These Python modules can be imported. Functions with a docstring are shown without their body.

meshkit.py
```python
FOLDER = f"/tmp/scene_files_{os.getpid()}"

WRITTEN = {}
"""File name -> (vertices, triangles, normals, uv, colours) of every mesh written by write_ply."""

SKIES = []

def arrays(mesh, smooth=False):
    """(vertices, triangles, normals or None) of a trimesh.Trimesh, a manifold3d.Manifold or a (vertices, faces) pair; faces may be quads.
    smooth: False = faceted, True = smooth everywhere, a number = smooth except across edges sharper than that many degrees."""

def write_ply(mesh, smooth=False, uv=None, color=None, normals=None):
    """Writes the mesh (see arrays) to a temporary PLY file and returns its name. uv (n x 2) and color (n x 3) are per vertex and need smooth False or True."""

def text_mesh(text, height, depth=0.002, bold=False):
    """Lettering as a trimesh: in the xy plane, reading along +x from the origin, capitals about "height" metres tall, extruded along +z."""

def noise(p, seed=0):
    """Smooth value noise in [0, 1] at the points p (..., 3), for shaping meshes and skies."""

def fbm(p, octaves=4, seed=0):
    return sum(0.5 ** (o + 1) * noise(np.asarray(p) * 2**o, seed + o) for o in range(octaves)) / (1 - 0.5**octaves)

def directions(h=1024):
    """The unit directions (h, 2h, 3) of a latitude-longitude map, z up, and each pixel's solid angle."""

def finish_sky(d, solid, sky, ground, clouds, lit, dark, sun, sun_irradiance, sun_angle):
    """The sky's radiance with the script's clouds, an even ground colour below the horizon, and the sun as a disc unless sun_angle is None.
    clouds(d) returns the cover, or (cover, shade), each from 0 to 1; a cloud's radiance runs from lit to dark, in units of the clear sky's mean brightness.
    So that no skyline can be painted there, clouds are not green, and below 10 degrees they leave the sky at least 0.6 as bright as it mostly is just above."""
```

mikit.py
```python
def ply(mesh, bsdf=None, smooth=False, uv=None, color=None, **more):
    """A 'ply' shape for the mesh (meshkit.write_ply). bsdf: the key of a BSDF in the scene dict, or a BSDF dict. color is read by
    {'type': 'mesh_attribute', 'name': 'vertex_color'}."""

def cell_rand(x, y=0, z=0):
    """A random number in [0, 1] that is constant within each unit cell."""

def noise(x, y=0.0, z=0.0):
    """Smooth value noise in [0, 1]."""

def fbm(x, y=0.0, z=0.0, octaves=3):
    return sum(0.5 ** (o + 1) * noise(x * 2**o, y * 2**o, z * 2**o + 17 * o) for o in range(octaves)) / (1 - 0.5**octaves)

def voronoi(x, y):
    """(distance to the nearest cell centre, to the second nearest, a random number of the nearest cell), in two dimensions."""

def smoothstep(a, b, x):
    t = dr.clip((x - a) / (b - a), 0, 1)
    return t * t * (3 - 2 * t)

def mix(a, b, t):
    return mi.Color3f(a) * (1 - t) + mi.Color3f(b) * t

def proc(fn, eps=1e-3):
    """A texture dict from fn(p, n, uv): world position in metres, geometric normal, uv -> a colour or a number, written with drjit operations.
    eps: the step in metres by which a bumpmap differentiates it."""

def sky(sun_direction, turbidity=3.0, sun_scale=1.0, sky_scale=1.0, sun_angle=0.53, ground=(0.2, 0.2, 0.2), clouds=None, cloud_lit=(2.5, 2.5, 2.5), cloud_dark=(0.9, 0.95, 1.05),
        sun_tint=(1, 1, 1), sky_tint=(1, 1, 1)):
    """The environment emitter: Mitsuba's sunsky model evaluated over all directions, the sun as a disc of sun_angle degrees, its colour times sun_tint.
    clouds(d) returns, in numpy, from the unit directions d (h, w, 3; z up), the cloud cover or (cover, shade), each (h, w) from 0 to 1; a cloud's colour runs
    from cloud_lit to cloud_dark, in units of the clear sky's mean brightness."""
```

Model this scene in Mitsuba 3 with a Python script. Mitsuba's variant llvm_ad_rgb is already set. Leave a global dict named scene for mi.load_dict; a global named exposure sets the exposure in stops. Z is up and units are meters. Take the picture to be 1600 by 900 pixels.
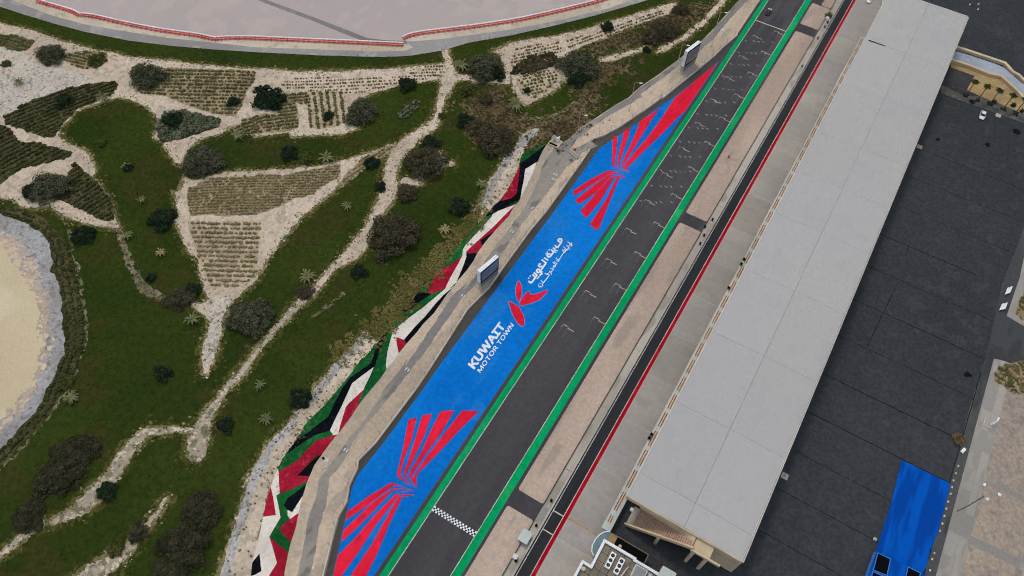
import math
import numpy as np, trimesh, shapely
from shapely.geometry import Polygon, LineString, Point, box as sbox
from shapely.ops import unary_union
import drjit as dr, mitsuba as mi
import mikit, meshkit
from mikit import noise, fbm, smoothstep

# ---------------------------------------------------------------- camera, sky, exposure
T = mi.ScalarTransform4f
EYE, FW, UP = [0.0, 0.0, 220.0], [-0.264339, 0.477561, -0.83789], [-0.440209, 0.713264, 0.545408]
scene, labels = {}, {}
scene['camera'] = {'type': 'perspective', 'fov': 68.2719, 'fov_axis': 'x', 'near_clip': 1.0, 'far_clip': 6000.0,
                   'to_world': T().look_at(origin=EYE, target=[EYE[i] + FW[i] * 100 for i in range(3)], up=UP)}
scene['sky'] = mikit.sky([-0.35, 0.25, 0.9], turbidity=3, sun_scale=0.3, sun_angle=12, clouds=lambda d: 1.0,
                         cloud_lit=(2.0, 2.18, 2.42), cloud_dark=(1.6, 1.75, 1.95))
exposure = 1.55

# ---------------------------------------------------------------- one palette of procedural surfaces
def lin(c):
    c = np.asarray(c, float) / 255
    return np.where(c < .04045, c / 12.92, ((c + .055) / 1.055) ** 2.4)
PAL, ROWS = {}, []
def pal(name, a, b=None, c=None, s1=.08, s2=.9, thr=.62, grain=.10, gf=3.0, stretch=1.0, soft=.12):
    """base colour a, broad patches of b (size 1/s1 m), specks of c (size 1/s2 m), fine grain; stretch > 1 draws the patches out along y"""
    b = a if b is None else b
    c = a if c is None else c
    PAL[name] = len(ROWS)
    ROWS.append([*lin(a), *lin(b), *lin(c), s1, s2, thr, grain, gf, stretch, soft])

pal('desert', (176, 162, 142), (160, 146, 126), (140, 128, 112))
pal('lawn', (40, 54, 22), (53, 64, 26), (56, 57, 28), s1=.03, s2=.10, thr=.6, grain=.22, gf=1.0, soft=.28)
pal('lawn_dry', (64, 68, 32), (80, 78, 42), (46, 54, 24), s1=.1, s2=.5, thr=.5, grain=.35, gf=1.3, soft=.2)
pal('sand', (198, 184, 168), (182, 168, 152), (164, 153, 140), s1=.07, s2=.5, thr=.58, grain=.16, gf=1.3, soft=.2)
pal('worn', (142, 136, 121), (168, 159, 145), (98, 98, 76), s1=.09, s2=.35, thr=.55, grain=.22, gf=1.4, soft=.2)
pal('stony', (190, 181, 169), (180, 174, 166), (138, 132, 124), s1=.12, s2=1.0, thr=.6, grain=.24, gf=1.6, soft=.2)
pal('soil_olive', (142, 128, 102), (158, 144, 118), (112, 104, 78), s1=.15, s2=.8, thr=.55, grain=.28, gf=1.7)
pal('soil_dark', (64, 64, 42), (82, 78, 54), (46, 50, 30), s1=.15, s2=.8, thr=.55, grain=.3, gf=1.7)
pal('soil_pale', (184, 170, 148), (166, 152, 128), (140, 128, 106), s1=.15, s2=.8, thr=.58, grain=.22, gf=1.7)
pal('sandy_mix', (132, 124, 96), (110, 106, 74), (84, 88, 50), s1=.3, s2=.9, thr=.55, grain=.35, gf=1.6)
pal('dust', (126, 120, 104), (104, 98, 80), (80, 78, 58), s1=.2, s2=.9, thr=.5, grain=.35, gf=1.5)
pal('soil', (152, 134, 110), (128, 112, 88), (96, 88, 66), s1=.15, s2=.9, thr=.55, grain=.3, gf=1.7)
pal('race_sand', (176, 167, 167), (171, 162, 162), (180, 171, 169), s1=.02, s2=.12, thr=.55, grain=.06, soft=.3)
pal('race_verge', (198, 187, 171), (184, 172, 156), (170, 158, 142), s1=.06, s2=.6, grain=.1)
pal('race_road', (150, 149, 150), (138, 137, 138), (160, 158, 156), s1=.05, s2=.3, grain=.08)
pal('race_path', (128, 126, 126), (120, 118, 118), (138, 136, 134), s1=.05, s2=.3, grain=.08)
pal('basin_gravel', (158, 160, 164), (142, 140, 140), (122, 118, 114), s1=.12, s2=.8, thr=.6, grain=.26, gf=1.6, soft=.2)
pal('basin_ring', (178, 161, 149), (160, 145, 135), (190, 178, 164), s1=.12, s2=.6, thr=.55, grain=.22, gf=1.5, soft=.2)
pal('basin_floor', (200, 187, 158), (186, 173, 146), (202, 193, 168), s1=.03, s2=.1, thr=.55, grain=.1, soft=.3)
pal('earth', (86, 74, 54), (108, 94, 70), (58, 54, 34), s1=.1, s2=.7, thr=.55, grain=.38, gf=1.4)
pal('gravel', (172, 172, 175), (154, 152, 150), (130, 126, 120), s1=.14, s2=1.0, thr=.6, grain=.28, gf=1.7)
pal('verge', (190, 174, 156), (172, 158, 142), (160, 150, 140), s1=.09, s2=.35, thr=.6, grain=.15, gf=1.5, stretch=3)
pal('road', (126, 124, 123), (146, 141, 134), (110, 108, 108), s1=.1, s2=.5, thr=.6, grain=.12, gf=1.5, stretch=3)
pal('edge', (74, 73, 72), (82, 80, 78), (66, 65, 64), s1=.06, s2=.4, grain=.12, stretch=4)
pal('blue', (18, 122, 214), (12, 106, 196), (32, 118, 200), s1=.05, s2=.2, thr=.6, grain=.15, gf=1.3, stretch=2, soft=.22)
pal('feather', (226, 38, 64), (208, 32, 56), (190, 36, 66), s1=.09, s2=.35, thr=.62, grain=.16, gf=1.4, stretch=2)
pal('flag_red', (160, 32, 55), (140, 25, 46), (174, 52, 72), s1=.1, s2=.9, thr=.64, grain=.25, gf=1.6)
pal('flag_green', (28, 94, 48), (22, 78, 40), (40, 108, 60), s1=.1, s2=.9, thr=.62, grain=.25, gf=1.6)
pal('flag_black', (17, 21, 28), (13, 16, 22), (28, 32, 38), s1=.1, s2=.9, thr=.64, grain=.3, gf=1.6)
pal('flag_white', (220, 214, 207), (206, 200, 193), (196, 190, 184), s1=.1, s2=.8, thr=.64, grain=.08, gf=1.6)
pal('track', (77, 76, 81), (66, 65, 70), (84, 82, 86), s1=.10, s2=.22, thr=.62, grain=.13, gf=1.2, stretch=12, soft=.2)
pal('green', (8, 158, 100), (6, 146, 90), (30, 152, 100), s1=.07, s2=.4, thr=.6, grain=.18, gf=1.3, stretch=3)
pal('green_worn', (34, 166, 98), (16, 156, 88), (60, 160, 108), s1=.3, s2=.8, thr=.6, grain=.2, gf=1.4)
pal('mark', (176, 174, 166), (160, 158, 152), (120, 118, 114), s1=.3, s2=.8, thr=.55, grain=.3)
pal('line', (206, 204, 190), (190, 190, 178), (160, 160, 150), s1=.2, s2=.6, grain=.2)
pal('line_yellow', (208, 192, 150), (190, 174, 136), (160, 148, 120), s1=.2, s2=.6, grain=.2)
pal('line_faint', (112, 110, 112), (100, 98, 100), (90, 88, 90), s1=.2, s2=.6, grain=.2)
pal('white', (226, 230, 236), (216, 222, 230), (205, 212, 222), s1=.2, s2=.7, grain=.06)
pal('black', (14, 15, 17), (18, 19, 21))
pal('pit_verge', (184, 166, 154), (166, 149, 137), (155, 142, 134), s1=.05, s2=.25, thr=.6, grain=.14, gf=1.5, stretch=4)
pal('concrete', (184, 179, 170), (166, 161, 153), (146, 142, 134), s1=.09, s2=.4, thr=.62, grain=.1, stretch=3)
pal('concrete_light', (200, 194, 184), (182, 176, 166), (166, 160, 150), s1=.15, s2=.5, grain=.1)
pal('pit_lane', (50, 52, 56), (57, 58, 61), (44, 46, 50), s1=.05, s2=.3, grain=.12, stretch=7)
pal('red_line', (166, 14, 38), (150, 14, 36), (176, 30, 50), s1=.1, s2=.5, grain=.1)
for q, (d, e) in enumerate(((0, 0), (-4, -3), (4, 3), (-9, -10), (-2, 2))):
    pal('slab%d' % q, (166 + d, 162 + d, 157 + e), (150 + d, 147 + d, 143 + e), (154 + d, 151 + d, 147 + e), s1=.05, s2=.18, thr=.6, grain=.07, gf=1.2, stretch=.35, soft=.3)
for q, d in enumerate((0, -1, 1, -2, .5)):
    pal('roof%d' % q, (171 + d, 172 + d, 175 + d), (174 + d, 174 + d, 173 + d), (169 + d, 170 + d, 173 + d), s1=.02, s2=.12, thr=.6, grain=.035, gf=1.2, soft=.3)
pal('roof_trim', (206, 202, 196), (194, 190, 186))
pal('seam', (22, 24, 26), (30, 32, 34), (38, 40, 43), s1=.3, s2=.5, thr=.55, grain=.3)
pal('lot', (61, 65, 70), (55, 59, 64), (64, 67, 71), s1=.03, s2=.3, thr=.62, grain=.24, gf=1.4, soft=.3)
pal('lane', (70, 74, 78), (80, 82, 84), (60, 62, 66), s1=.06, s2=.5, grain=.2, stretch=4)
pal('pavement', (146, 143, 140), (136, 134, 132), (156, 152, 146), s1=.07, s2=.4, grain=.12, stretch=3)
pal('pavement_light', (162, 158, 153), (150, 147, 143), (140, 138, 134), s1=.07, s2=.4, grain=.12, stretch=3)
pal('lot_sand', (152, 141, 132), (160, 148, 134), (138, 130, 124), s1=.05, s2=.5, thr=.58, grain=.22, gf=1.5, soft=.25)
pal('wall_tan', (200, 184, 156), (188, 172, 146), (178, 164, 140), s1=.15, s2=.5, grain=.06)
pal('wall_grey', (150, 150, 150), (140, 140, 141))
pal('ramp', (158, 168, 184), (146, 156, 172), (170, 178, 190), s1=.1, s2=.5, thr=.58, grain=.15, gf=1.3)
pal('bed', (168, 144, 104), (150, 130, 96), (176, 156, 124), s1=.1, s2=.6, grain=.2)
pal('block_pave', (66, 67, 70), (58, 60, 63), (76, 76, 78), s1=.1, s2=.8, grain=.2)
pal('palm_pave', (94, 94, 92), (84, 84, 84), (108, 106, 102), s1=.1, s2=.8, grain=.2)
pal('blue_mat', (8, 86, 186), (4, 68, 158), (14, 94, 194), s1=.4, s2=.4, thr=.64, grain=.12, stretch=7, soft=.08)
pal('blue_side', (90, 150, 230), (60, 130, 220))
pal('steel', (150, 152, 154), (130, 132, 134))
pal('steel_teal', (188, 198, 198), (172, 184, 184))
pal('teal', (86, 122, 134), (76, 110, 124), (100, 134, 144), s1=.3, s2=.8)
pal('slat', (142, 106, 102), (122, 90, 86), (160, 128, 120), s1=.4, s2=1.2, grain=.2)
pal('cream', (206, 198, 184), (194, 186, 172))
pal('tread', (164, 130, 122), (146, 114, 106), (180, 152, 136), s1=.3, s2=1.0, grain=.2)
pal('tread_edge', (190, 172, 146), (176, 158, 134))
pal('roof_tile', (128, 120, 106), (116, 110, 100), (140, 130, 112), s1=.2, s2=.7, grain=.15)
pal('screen', (112, 117, 126), (98, 104, 114), (122, 126, 134), s1=.3, s2=.9, grain=.1)
pal('screen_frame', (18, 22, 30), (14, 18, 26))
pal('glass', (14, 17, 21), (20, 23, 27))
pal('rubber', (22, 22, 24), (18, 18, 20))
pal('rail_red', (208, 64, 66), (190, 52, 56), (226, 110, 108), s1=.4, s2=1.0, thr=.6, grain=.15)
pal('rail_post', (168, 120, 96), (150, 104, 84))
pal('bark', (92, 76, 58), (74, 62, 48))
pal('palm_bark', (124, 82, 66), (104, 68, 56))
# foliage: a, b, c vary from leaf clump to leaf clump
pal('leaf_grey', (88, 91, 73), (72, 76, 59), (106, 107, 88), s1=.5, s2=1.1, thr=.56, grain=.4, gf=2.2)
pal('leaf_brown', (84, 79, 63), (68, 66, 50), (102, 95, 77), s1=.5, s2=1.1, thr=.56, grain=.4, gf=2.2)
pal('leaf_thicket', (66, 66, 50), (54, 56, 40), (84, 82, 66), s1=.4, s2=1.1, thr=.56, grain=.4, gf=2.2)
pal('leaf_dark', (46, 60, 44), (38, 52, 40), (60, 72, 52), s1=.5, s2=1.1, thr=.56, grain=.4, gf=2.2)
pal('leaf_olive', (84, 90, 52), (68, 78, 42), (102, 106, 66), s1=.5, s2=1.1, thr=.56, grain=.4, gf=2.2)
pal('leaf_palm', (128, 132, 96), (108, 116, 80), (150, 146, 112), s1=.5, s2=1.1, thr=.56, grain=.3, gf=2.2)
pal('leaf_straw', (164, 152, 112), (140, 130, 92), (176, 166, 130), s1=.5, s2=1.1, thr=.56, grain=.3, gf=2.2)
pal('leaf_palm_dark', (52, 66, 36), (40, 54, 30), (72, 80, 48), s1=.5, s2=1.1, thr=.56, grain=.3, gf=2.2)
pal('row_olive', (98, 96, 64), (80, 84, 52), (122, 110, 80), s1=.25, s2=.8, thr=.55, grain=.4, gf=2)
pal('row_dkolive', (66, 70, 46), (52, 56, 36), (92, 86, 62), s1=.25, s2=.8, thr=.55, grain=.4, gf=2)
pal('row_grey', (88, 94, 74), (70, 78, 60), (108, 110, 92), s1=.25, s2=.8, thr=.55, grain=.4, gf=2)
pal('row_rust', (112, 98, 70), (94, 86, 56), (128, 108, 82), s1=.25, s2=.8, thr=.55, grain=.35, gf=2)
pal('row_tan', (130, 118, 90), (110, 104, 74), (148, 130, 102), s1=.25, s2=.8, thr=.55, grain=.35, gf=2)
pal('row_dkbrown', (66, 60, 46), (52, 52, 36), (84, 76, 58), s1=.25, s2=.8, thr=.55, grain=.4, gf=2)
pal('tuft_green', (46, 60, 20), (58, 70, 26), (34, 46, 16), s1=.1, s2=.6, grain=.4, gf=2)
pal('tuft_dry', (120, 112, 70), (98, 96, 54), (140, 128, 88), s1=.1, s2=.6, grain=.4, gf=2)
pal('pebble', (158, 152, 144), (140, 134, 126), (170, 165, 158), s1=.2, s2=.8, grain=.2, gf=2)
pal('pave_line', (186, 180, 170))
pal('orange', (190, 70, 50), (170, 60, 44))

S = 16
TABLE = mi.Float(np.array(ROWS, np.float32).ravel())
NP_ = len(ROWS)
def surface(p, n, uv):
    i = mi.UInt32(dr.clip(uv.x, 0, NP_ - .5)) * S
    g = lambda k: dr.gather(mi.Float, TABLE, i + k)
    c3 = lambda k: mi.Color3f(g(k), g(k + 1), g(k + 2))
    s1, s2, thr, gr, gf, st, soft = (g(9 + k) for k in range(7))
    x, y, z = p.x, p.y / st, p.z
    f1 = fbm(x * s1, y * s1, z * s1 + 3.7, octaves=4)
    f2 = fbm(x * s2 + 31.0, y * s2, z * s2, octaves=2)
    col = mi.Color3f(dr.lerp(c3(0), c3(3), smoothstep(.5 - soft, .5 + soft, f1)))
    col = dr.lerp(col, c3(6), smoothstep(thr, thr + .14, f2) * .8)
    fine = fbm(p.x * gf, p.y * gf, p.z * gf, octaves=2)
    return dr.clip(col * (1 + 2.4 * gr * (fine - .5)), 0.003, .9)
scene['matte'] = {'type': 'twosided', 'bsdf': {'type': 'diffuse', 'reflectance': mikit.proc(surface)}}
scene['satin'] = {'type': 'twosided', 'bsdf': {'type': 'principled', 'base_color': mikit.proc(surface), 'roughness': .32, 'specular': .5}}
scene['leaf'] = {'type': 'principledthin', 'base_color': mikit.proc(surface), 'roughness': .75, 'diff_trans': .5, 'spec_trans': 0.0}

# ---------------------------------------------------------------- helpers
rng = np.random.default_rng(7)
COUNT = {}
def numbered(k):
    COUNT[k] = COUNT.get(k, -1) + 1
    return k if COUNT[k] == 0 else '%s_%03d' % (k, COUNT[k])
def shape(mesh, p, bsdf='matte', smooth=False, **more):
    v, f, n = meshkit.arrays(mesh)
    uv = np.zeros((len(v), 2)); uv[:, 0] = PAL[p] + .5
    return mikit.ply((v, f), bsdf, smooth=smooth, uv=uv, **more)
def put(key, mesh, p, bsdf='matte', smooth=False):
    key = numbered(key)
    scene[key] = shape(mesh, p, bsdf, smooth)
    return key
def tag(key, label=None, cat=None, group=None, kind=None):
    d = labels.setdefault(key, {})
    for k, v in (('label', label), ('category', cat), ('group', group), ('kind', kind)):
        if v: d[k] = v
    return key
def thing(name, label, cat, group=None):
    return tag(numbered(name), label, cat, group)
def part(parent, name, mesh, p, bsdf='matte', smooth=False):
    return put(parent + '__' + name, mesh, p, bsdf, smooth)
def joined(*m): return trimesh.util.concatenate([x for x in m if x is not None])
def bx(x0, x1, y0, y1, z0, z1):
    m = trimesh.creation.box(extents=(x1 - x0, y1 - y0, z1 - z0))
    m.apply_translation(((x0 + x1) / 2, (y0 + y1) / 2, (z0 + z1) / 2))
    return m
def bar(a, b, w, h=None):
    """a rectangular bar from a to b, w wide and h high"""
    a, b = np.array(a, float), np.array(b, float)
    h = w if h is None else h
    d = b - a; L = np.linalg.norm(d); d /= L
    s = np.cross(d, [0, 0, 1] if abs(d[2]) < .95 else [0, 1, 0]); s /= np.linalg.norm(s)
    u = np.cross(s, d)
    m = trimesh.creation.box(extents=(L, w, h))
    M = np.eye(4); M[:3, 0], M[:3, 1], M[:3, 2], M[:3, 3] = d, s, u, (a + b) / 2
    m.apply_transform(M)
    return m
def cyl(a, b, r, n=8, r2=None):
    a, b = np.array(a, float), np.array(b, float)
    d = b - a; L = np.linalg.norm(d); d /= L
    s = np.cross(d, [0, 0, 1] if abs(d[2]) < .95 else [0, 1, 0]); s /= np.linalg.norm(s); u = np.cross(s, d)
    t = np.arange(n) * 2 * np.pi / n
    ring = np.cos(t)[:, None] * s + np.sin(t)[:, None] * u
    r2 = r if r2 is None else r2
    v = np.vstack([a + ring * r, b + ring * r2, [a], [b]])
    i = np.arange(n); j = (i + 1) % n
    f = np.vstack([np.c_[i, j, j + n], np.c_[i, j + n, i + n], np.c_[j, i, i * 0 + 2 * n], np.c_[i + n, j + n, i * 0 + 2 * n + 1]])
    return trimesh.Trimesh(v, f, process=False)
def polys(g):
    if g.is_empty: return []
    if g.geom_type == 'Polygon': return [g]
    return [q for h in getattr(g, 'geoms', []) for q in polys(h)]
def P(pts): return Polygon(pts).buffer(0)
def sheet(g, z):
    ms = []
    for q in polys(g):
        if q.area < .02: continue
        v, f = trimesh.creation.triangulate_polygon(q, engine='earcut')
        v = np.c_[v, np.full(len(v), z)]
        m = trimesh.Trimesh(v, f, process=False)
        n = np.cross(v[f[:, 1]] - v[f[:, 0]], v[f[:, 2]] - v[f[:, 0]])[:, 2]
        f = np.where((n < 0)[:, None], f[:, ::-1], f)
        ms.append(trimesh.Trimesh(v, f, process=False))
    return joined(*ms)
def slabmesh(g, z0, z1):
    ms = []
    for q in polys(g):
        m = trimesh.creation.extrude_polygon(q, z1 - z0, engine='earcut'); m.apply_translation((0, 0, z0)); ms.append(m)
    return joined(*ms)
def ragged(g, amp, freq=.35, step=.8, seed=0):
    """the outline wandering to and fro as the edge of worn ground does"""
    out = []
    def wob(c):
        c = np.asarray(shapely.segmentize(LineString(c), step).coords)
        q = np.c_[c * freq, np.zeros(len(c))]
        d = np.c_[meshkit.fbm(q, 3, seed) - .5, meshkit.fbm(q + 57.3, 3, seed + 9) - .5] * 2 * amp
        d2 = np.c_[meshkit.noise(q * 4.1, seed + 3) - .5, meshkit.noise(q * 4.1 + 19.7, seed + 5) - .5] * amp * .8
        return c + d + d2
    for q in polys(g):
        r = Polygon(wob(q.exterior.coords), [wob(h.coords) for h in q.interiors if Polygon(h.coords).area > 4]).buffer(0)
        out.append(r)
    return unary_union(out)
def speckle(g, n, r0, r1, spread, seed, inside=0.0):
    """loose patches scattered along the outline of g"""
    r = np.random.default_rng(seed)
    b = g.boundary
    blobs = []
    for t in r.random(n):
        p = b.interpolate(t, normalized=True)
        a, d = r.random() * 6.28, abs(r.normal()) * spread
        rad = r0 + (r1 - r0) * r.random() ** 2
        k = 7
        ang = np.arange(k) * 2 * np.pi / k
        rr = rad * (.6 + .7 * r.random(k))
        cx, cy = p.x + d * math.cos(a), p.y + d * math.sin(a)
        blobs.append(Polygon(np.c_[cx + rr * np.cos(ang) * 1.3, cy + rr * np.sin(ang)]))
    return unary_union(blobs)
def ribbon(pts):
    """a strip of varying width along (x, y, width) stations"""
    pts = np.array(pts, float)
    t = np.r_[0, np.cumsum(np.hypot(*np.diff(pts[:, :2], axis=0).T))]
    s = np.linspace(0, t[-1], max(8, int(t[-1] / 1.5)))
    k = np.array([np.interp(s, t, pts[:, i]) for i in range(3)]).T
    for _ in range(4):
        k[1:-1] = (k[:-2] + 2 * k[1:-1] + k[2:]) / 4
    return unary_union([LineString(k[i:i + 2, :2]).buffer(max(.3, (k[i, 2] + k[i + 1, 2]) / 4)) for i in range(len(k) - 1)])
def scatter(g, n, r):
    x0, y0, x1, y1 = g.bounds
    out = np.zeros((0, 2))
    while len(out) < n:
        q = np.c_[r.uniform(x0, x1, 2 * n), r.uniform(y0, y1, 2 * n)]
        out = np.vstack([out, q[shapely.contains_xy(g, q[:, 0], q[:, 1])]])
    return out[:n]
ICO = trimesh.creation.icosphere(subdivisions=0)
def clumps(xyz, size, r, flat=.75, base=ICO):
    """one small leafy lump at each point"""
    n, v0, f0 = len(xyz), np.array(base.vertices), np.array(base.faces)
    s = np.broadcast_to(size, (n,)) * r.uniform(.65, 1.3, n)
    a = r.uniform(0, 6.28, n)
    v = v0[None] * r.uniform(.7, 1.3, (n, len(v0), 1))
    x = v[..., 0] * np.cos(a)[:, None] - v[..., 1] * np.sin(a)[:, None]
    y = v[..., 0] * np.sin(a)[:, None] + v[..., 1] * np.cos(a)[:, None]
    v = np.stack([x, y, (v[..., 2] + .55) * flat], -1) * s[:, None, None] + np.c_[xyz, np.zeros(n)][:, None, :3]
    f = f0[None] + (np.arange(n) * len(v0))[:, None, None]
    return trimesh.Trimesh(v.reshape(-1, 3), f.reshape(-1, 3), process=False)
def blades(xyz, size, r, k=5):
    """grass tufts: k upright tapering blades at each point"""
    n = len(xyz)
    a = r.uniform(0, 6.28, (n, k)); s = (size * r.uniform(.6, 1.4, n))[:, None]
    c = np.c_[xyz, np.zeros(n)][:, None, :3] if xyz.shape[1] == 2 else xyz[:, None]
    d = np.stack([np.cos(a), np.sin(a), a * 0], -1); e = np.stack([-np.sin(a), np.cos(a), a * 0], -1)
    w = s[..., None] * .22
    p0, p1 = c - e * w, c + e * w
    p2 = c + d * s[..., None] * .9 + np.array([0, 0, 1.]) * s[..., None] * r.uniform(.25, .7, (n, k, 1))
    v = np.stack([p0, p1, p2], 2).reshape(-1, 3)
    return trimesh.Trimesh(v, np.arange(len(v)).reshape(-1, 3), process=False)

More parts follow.
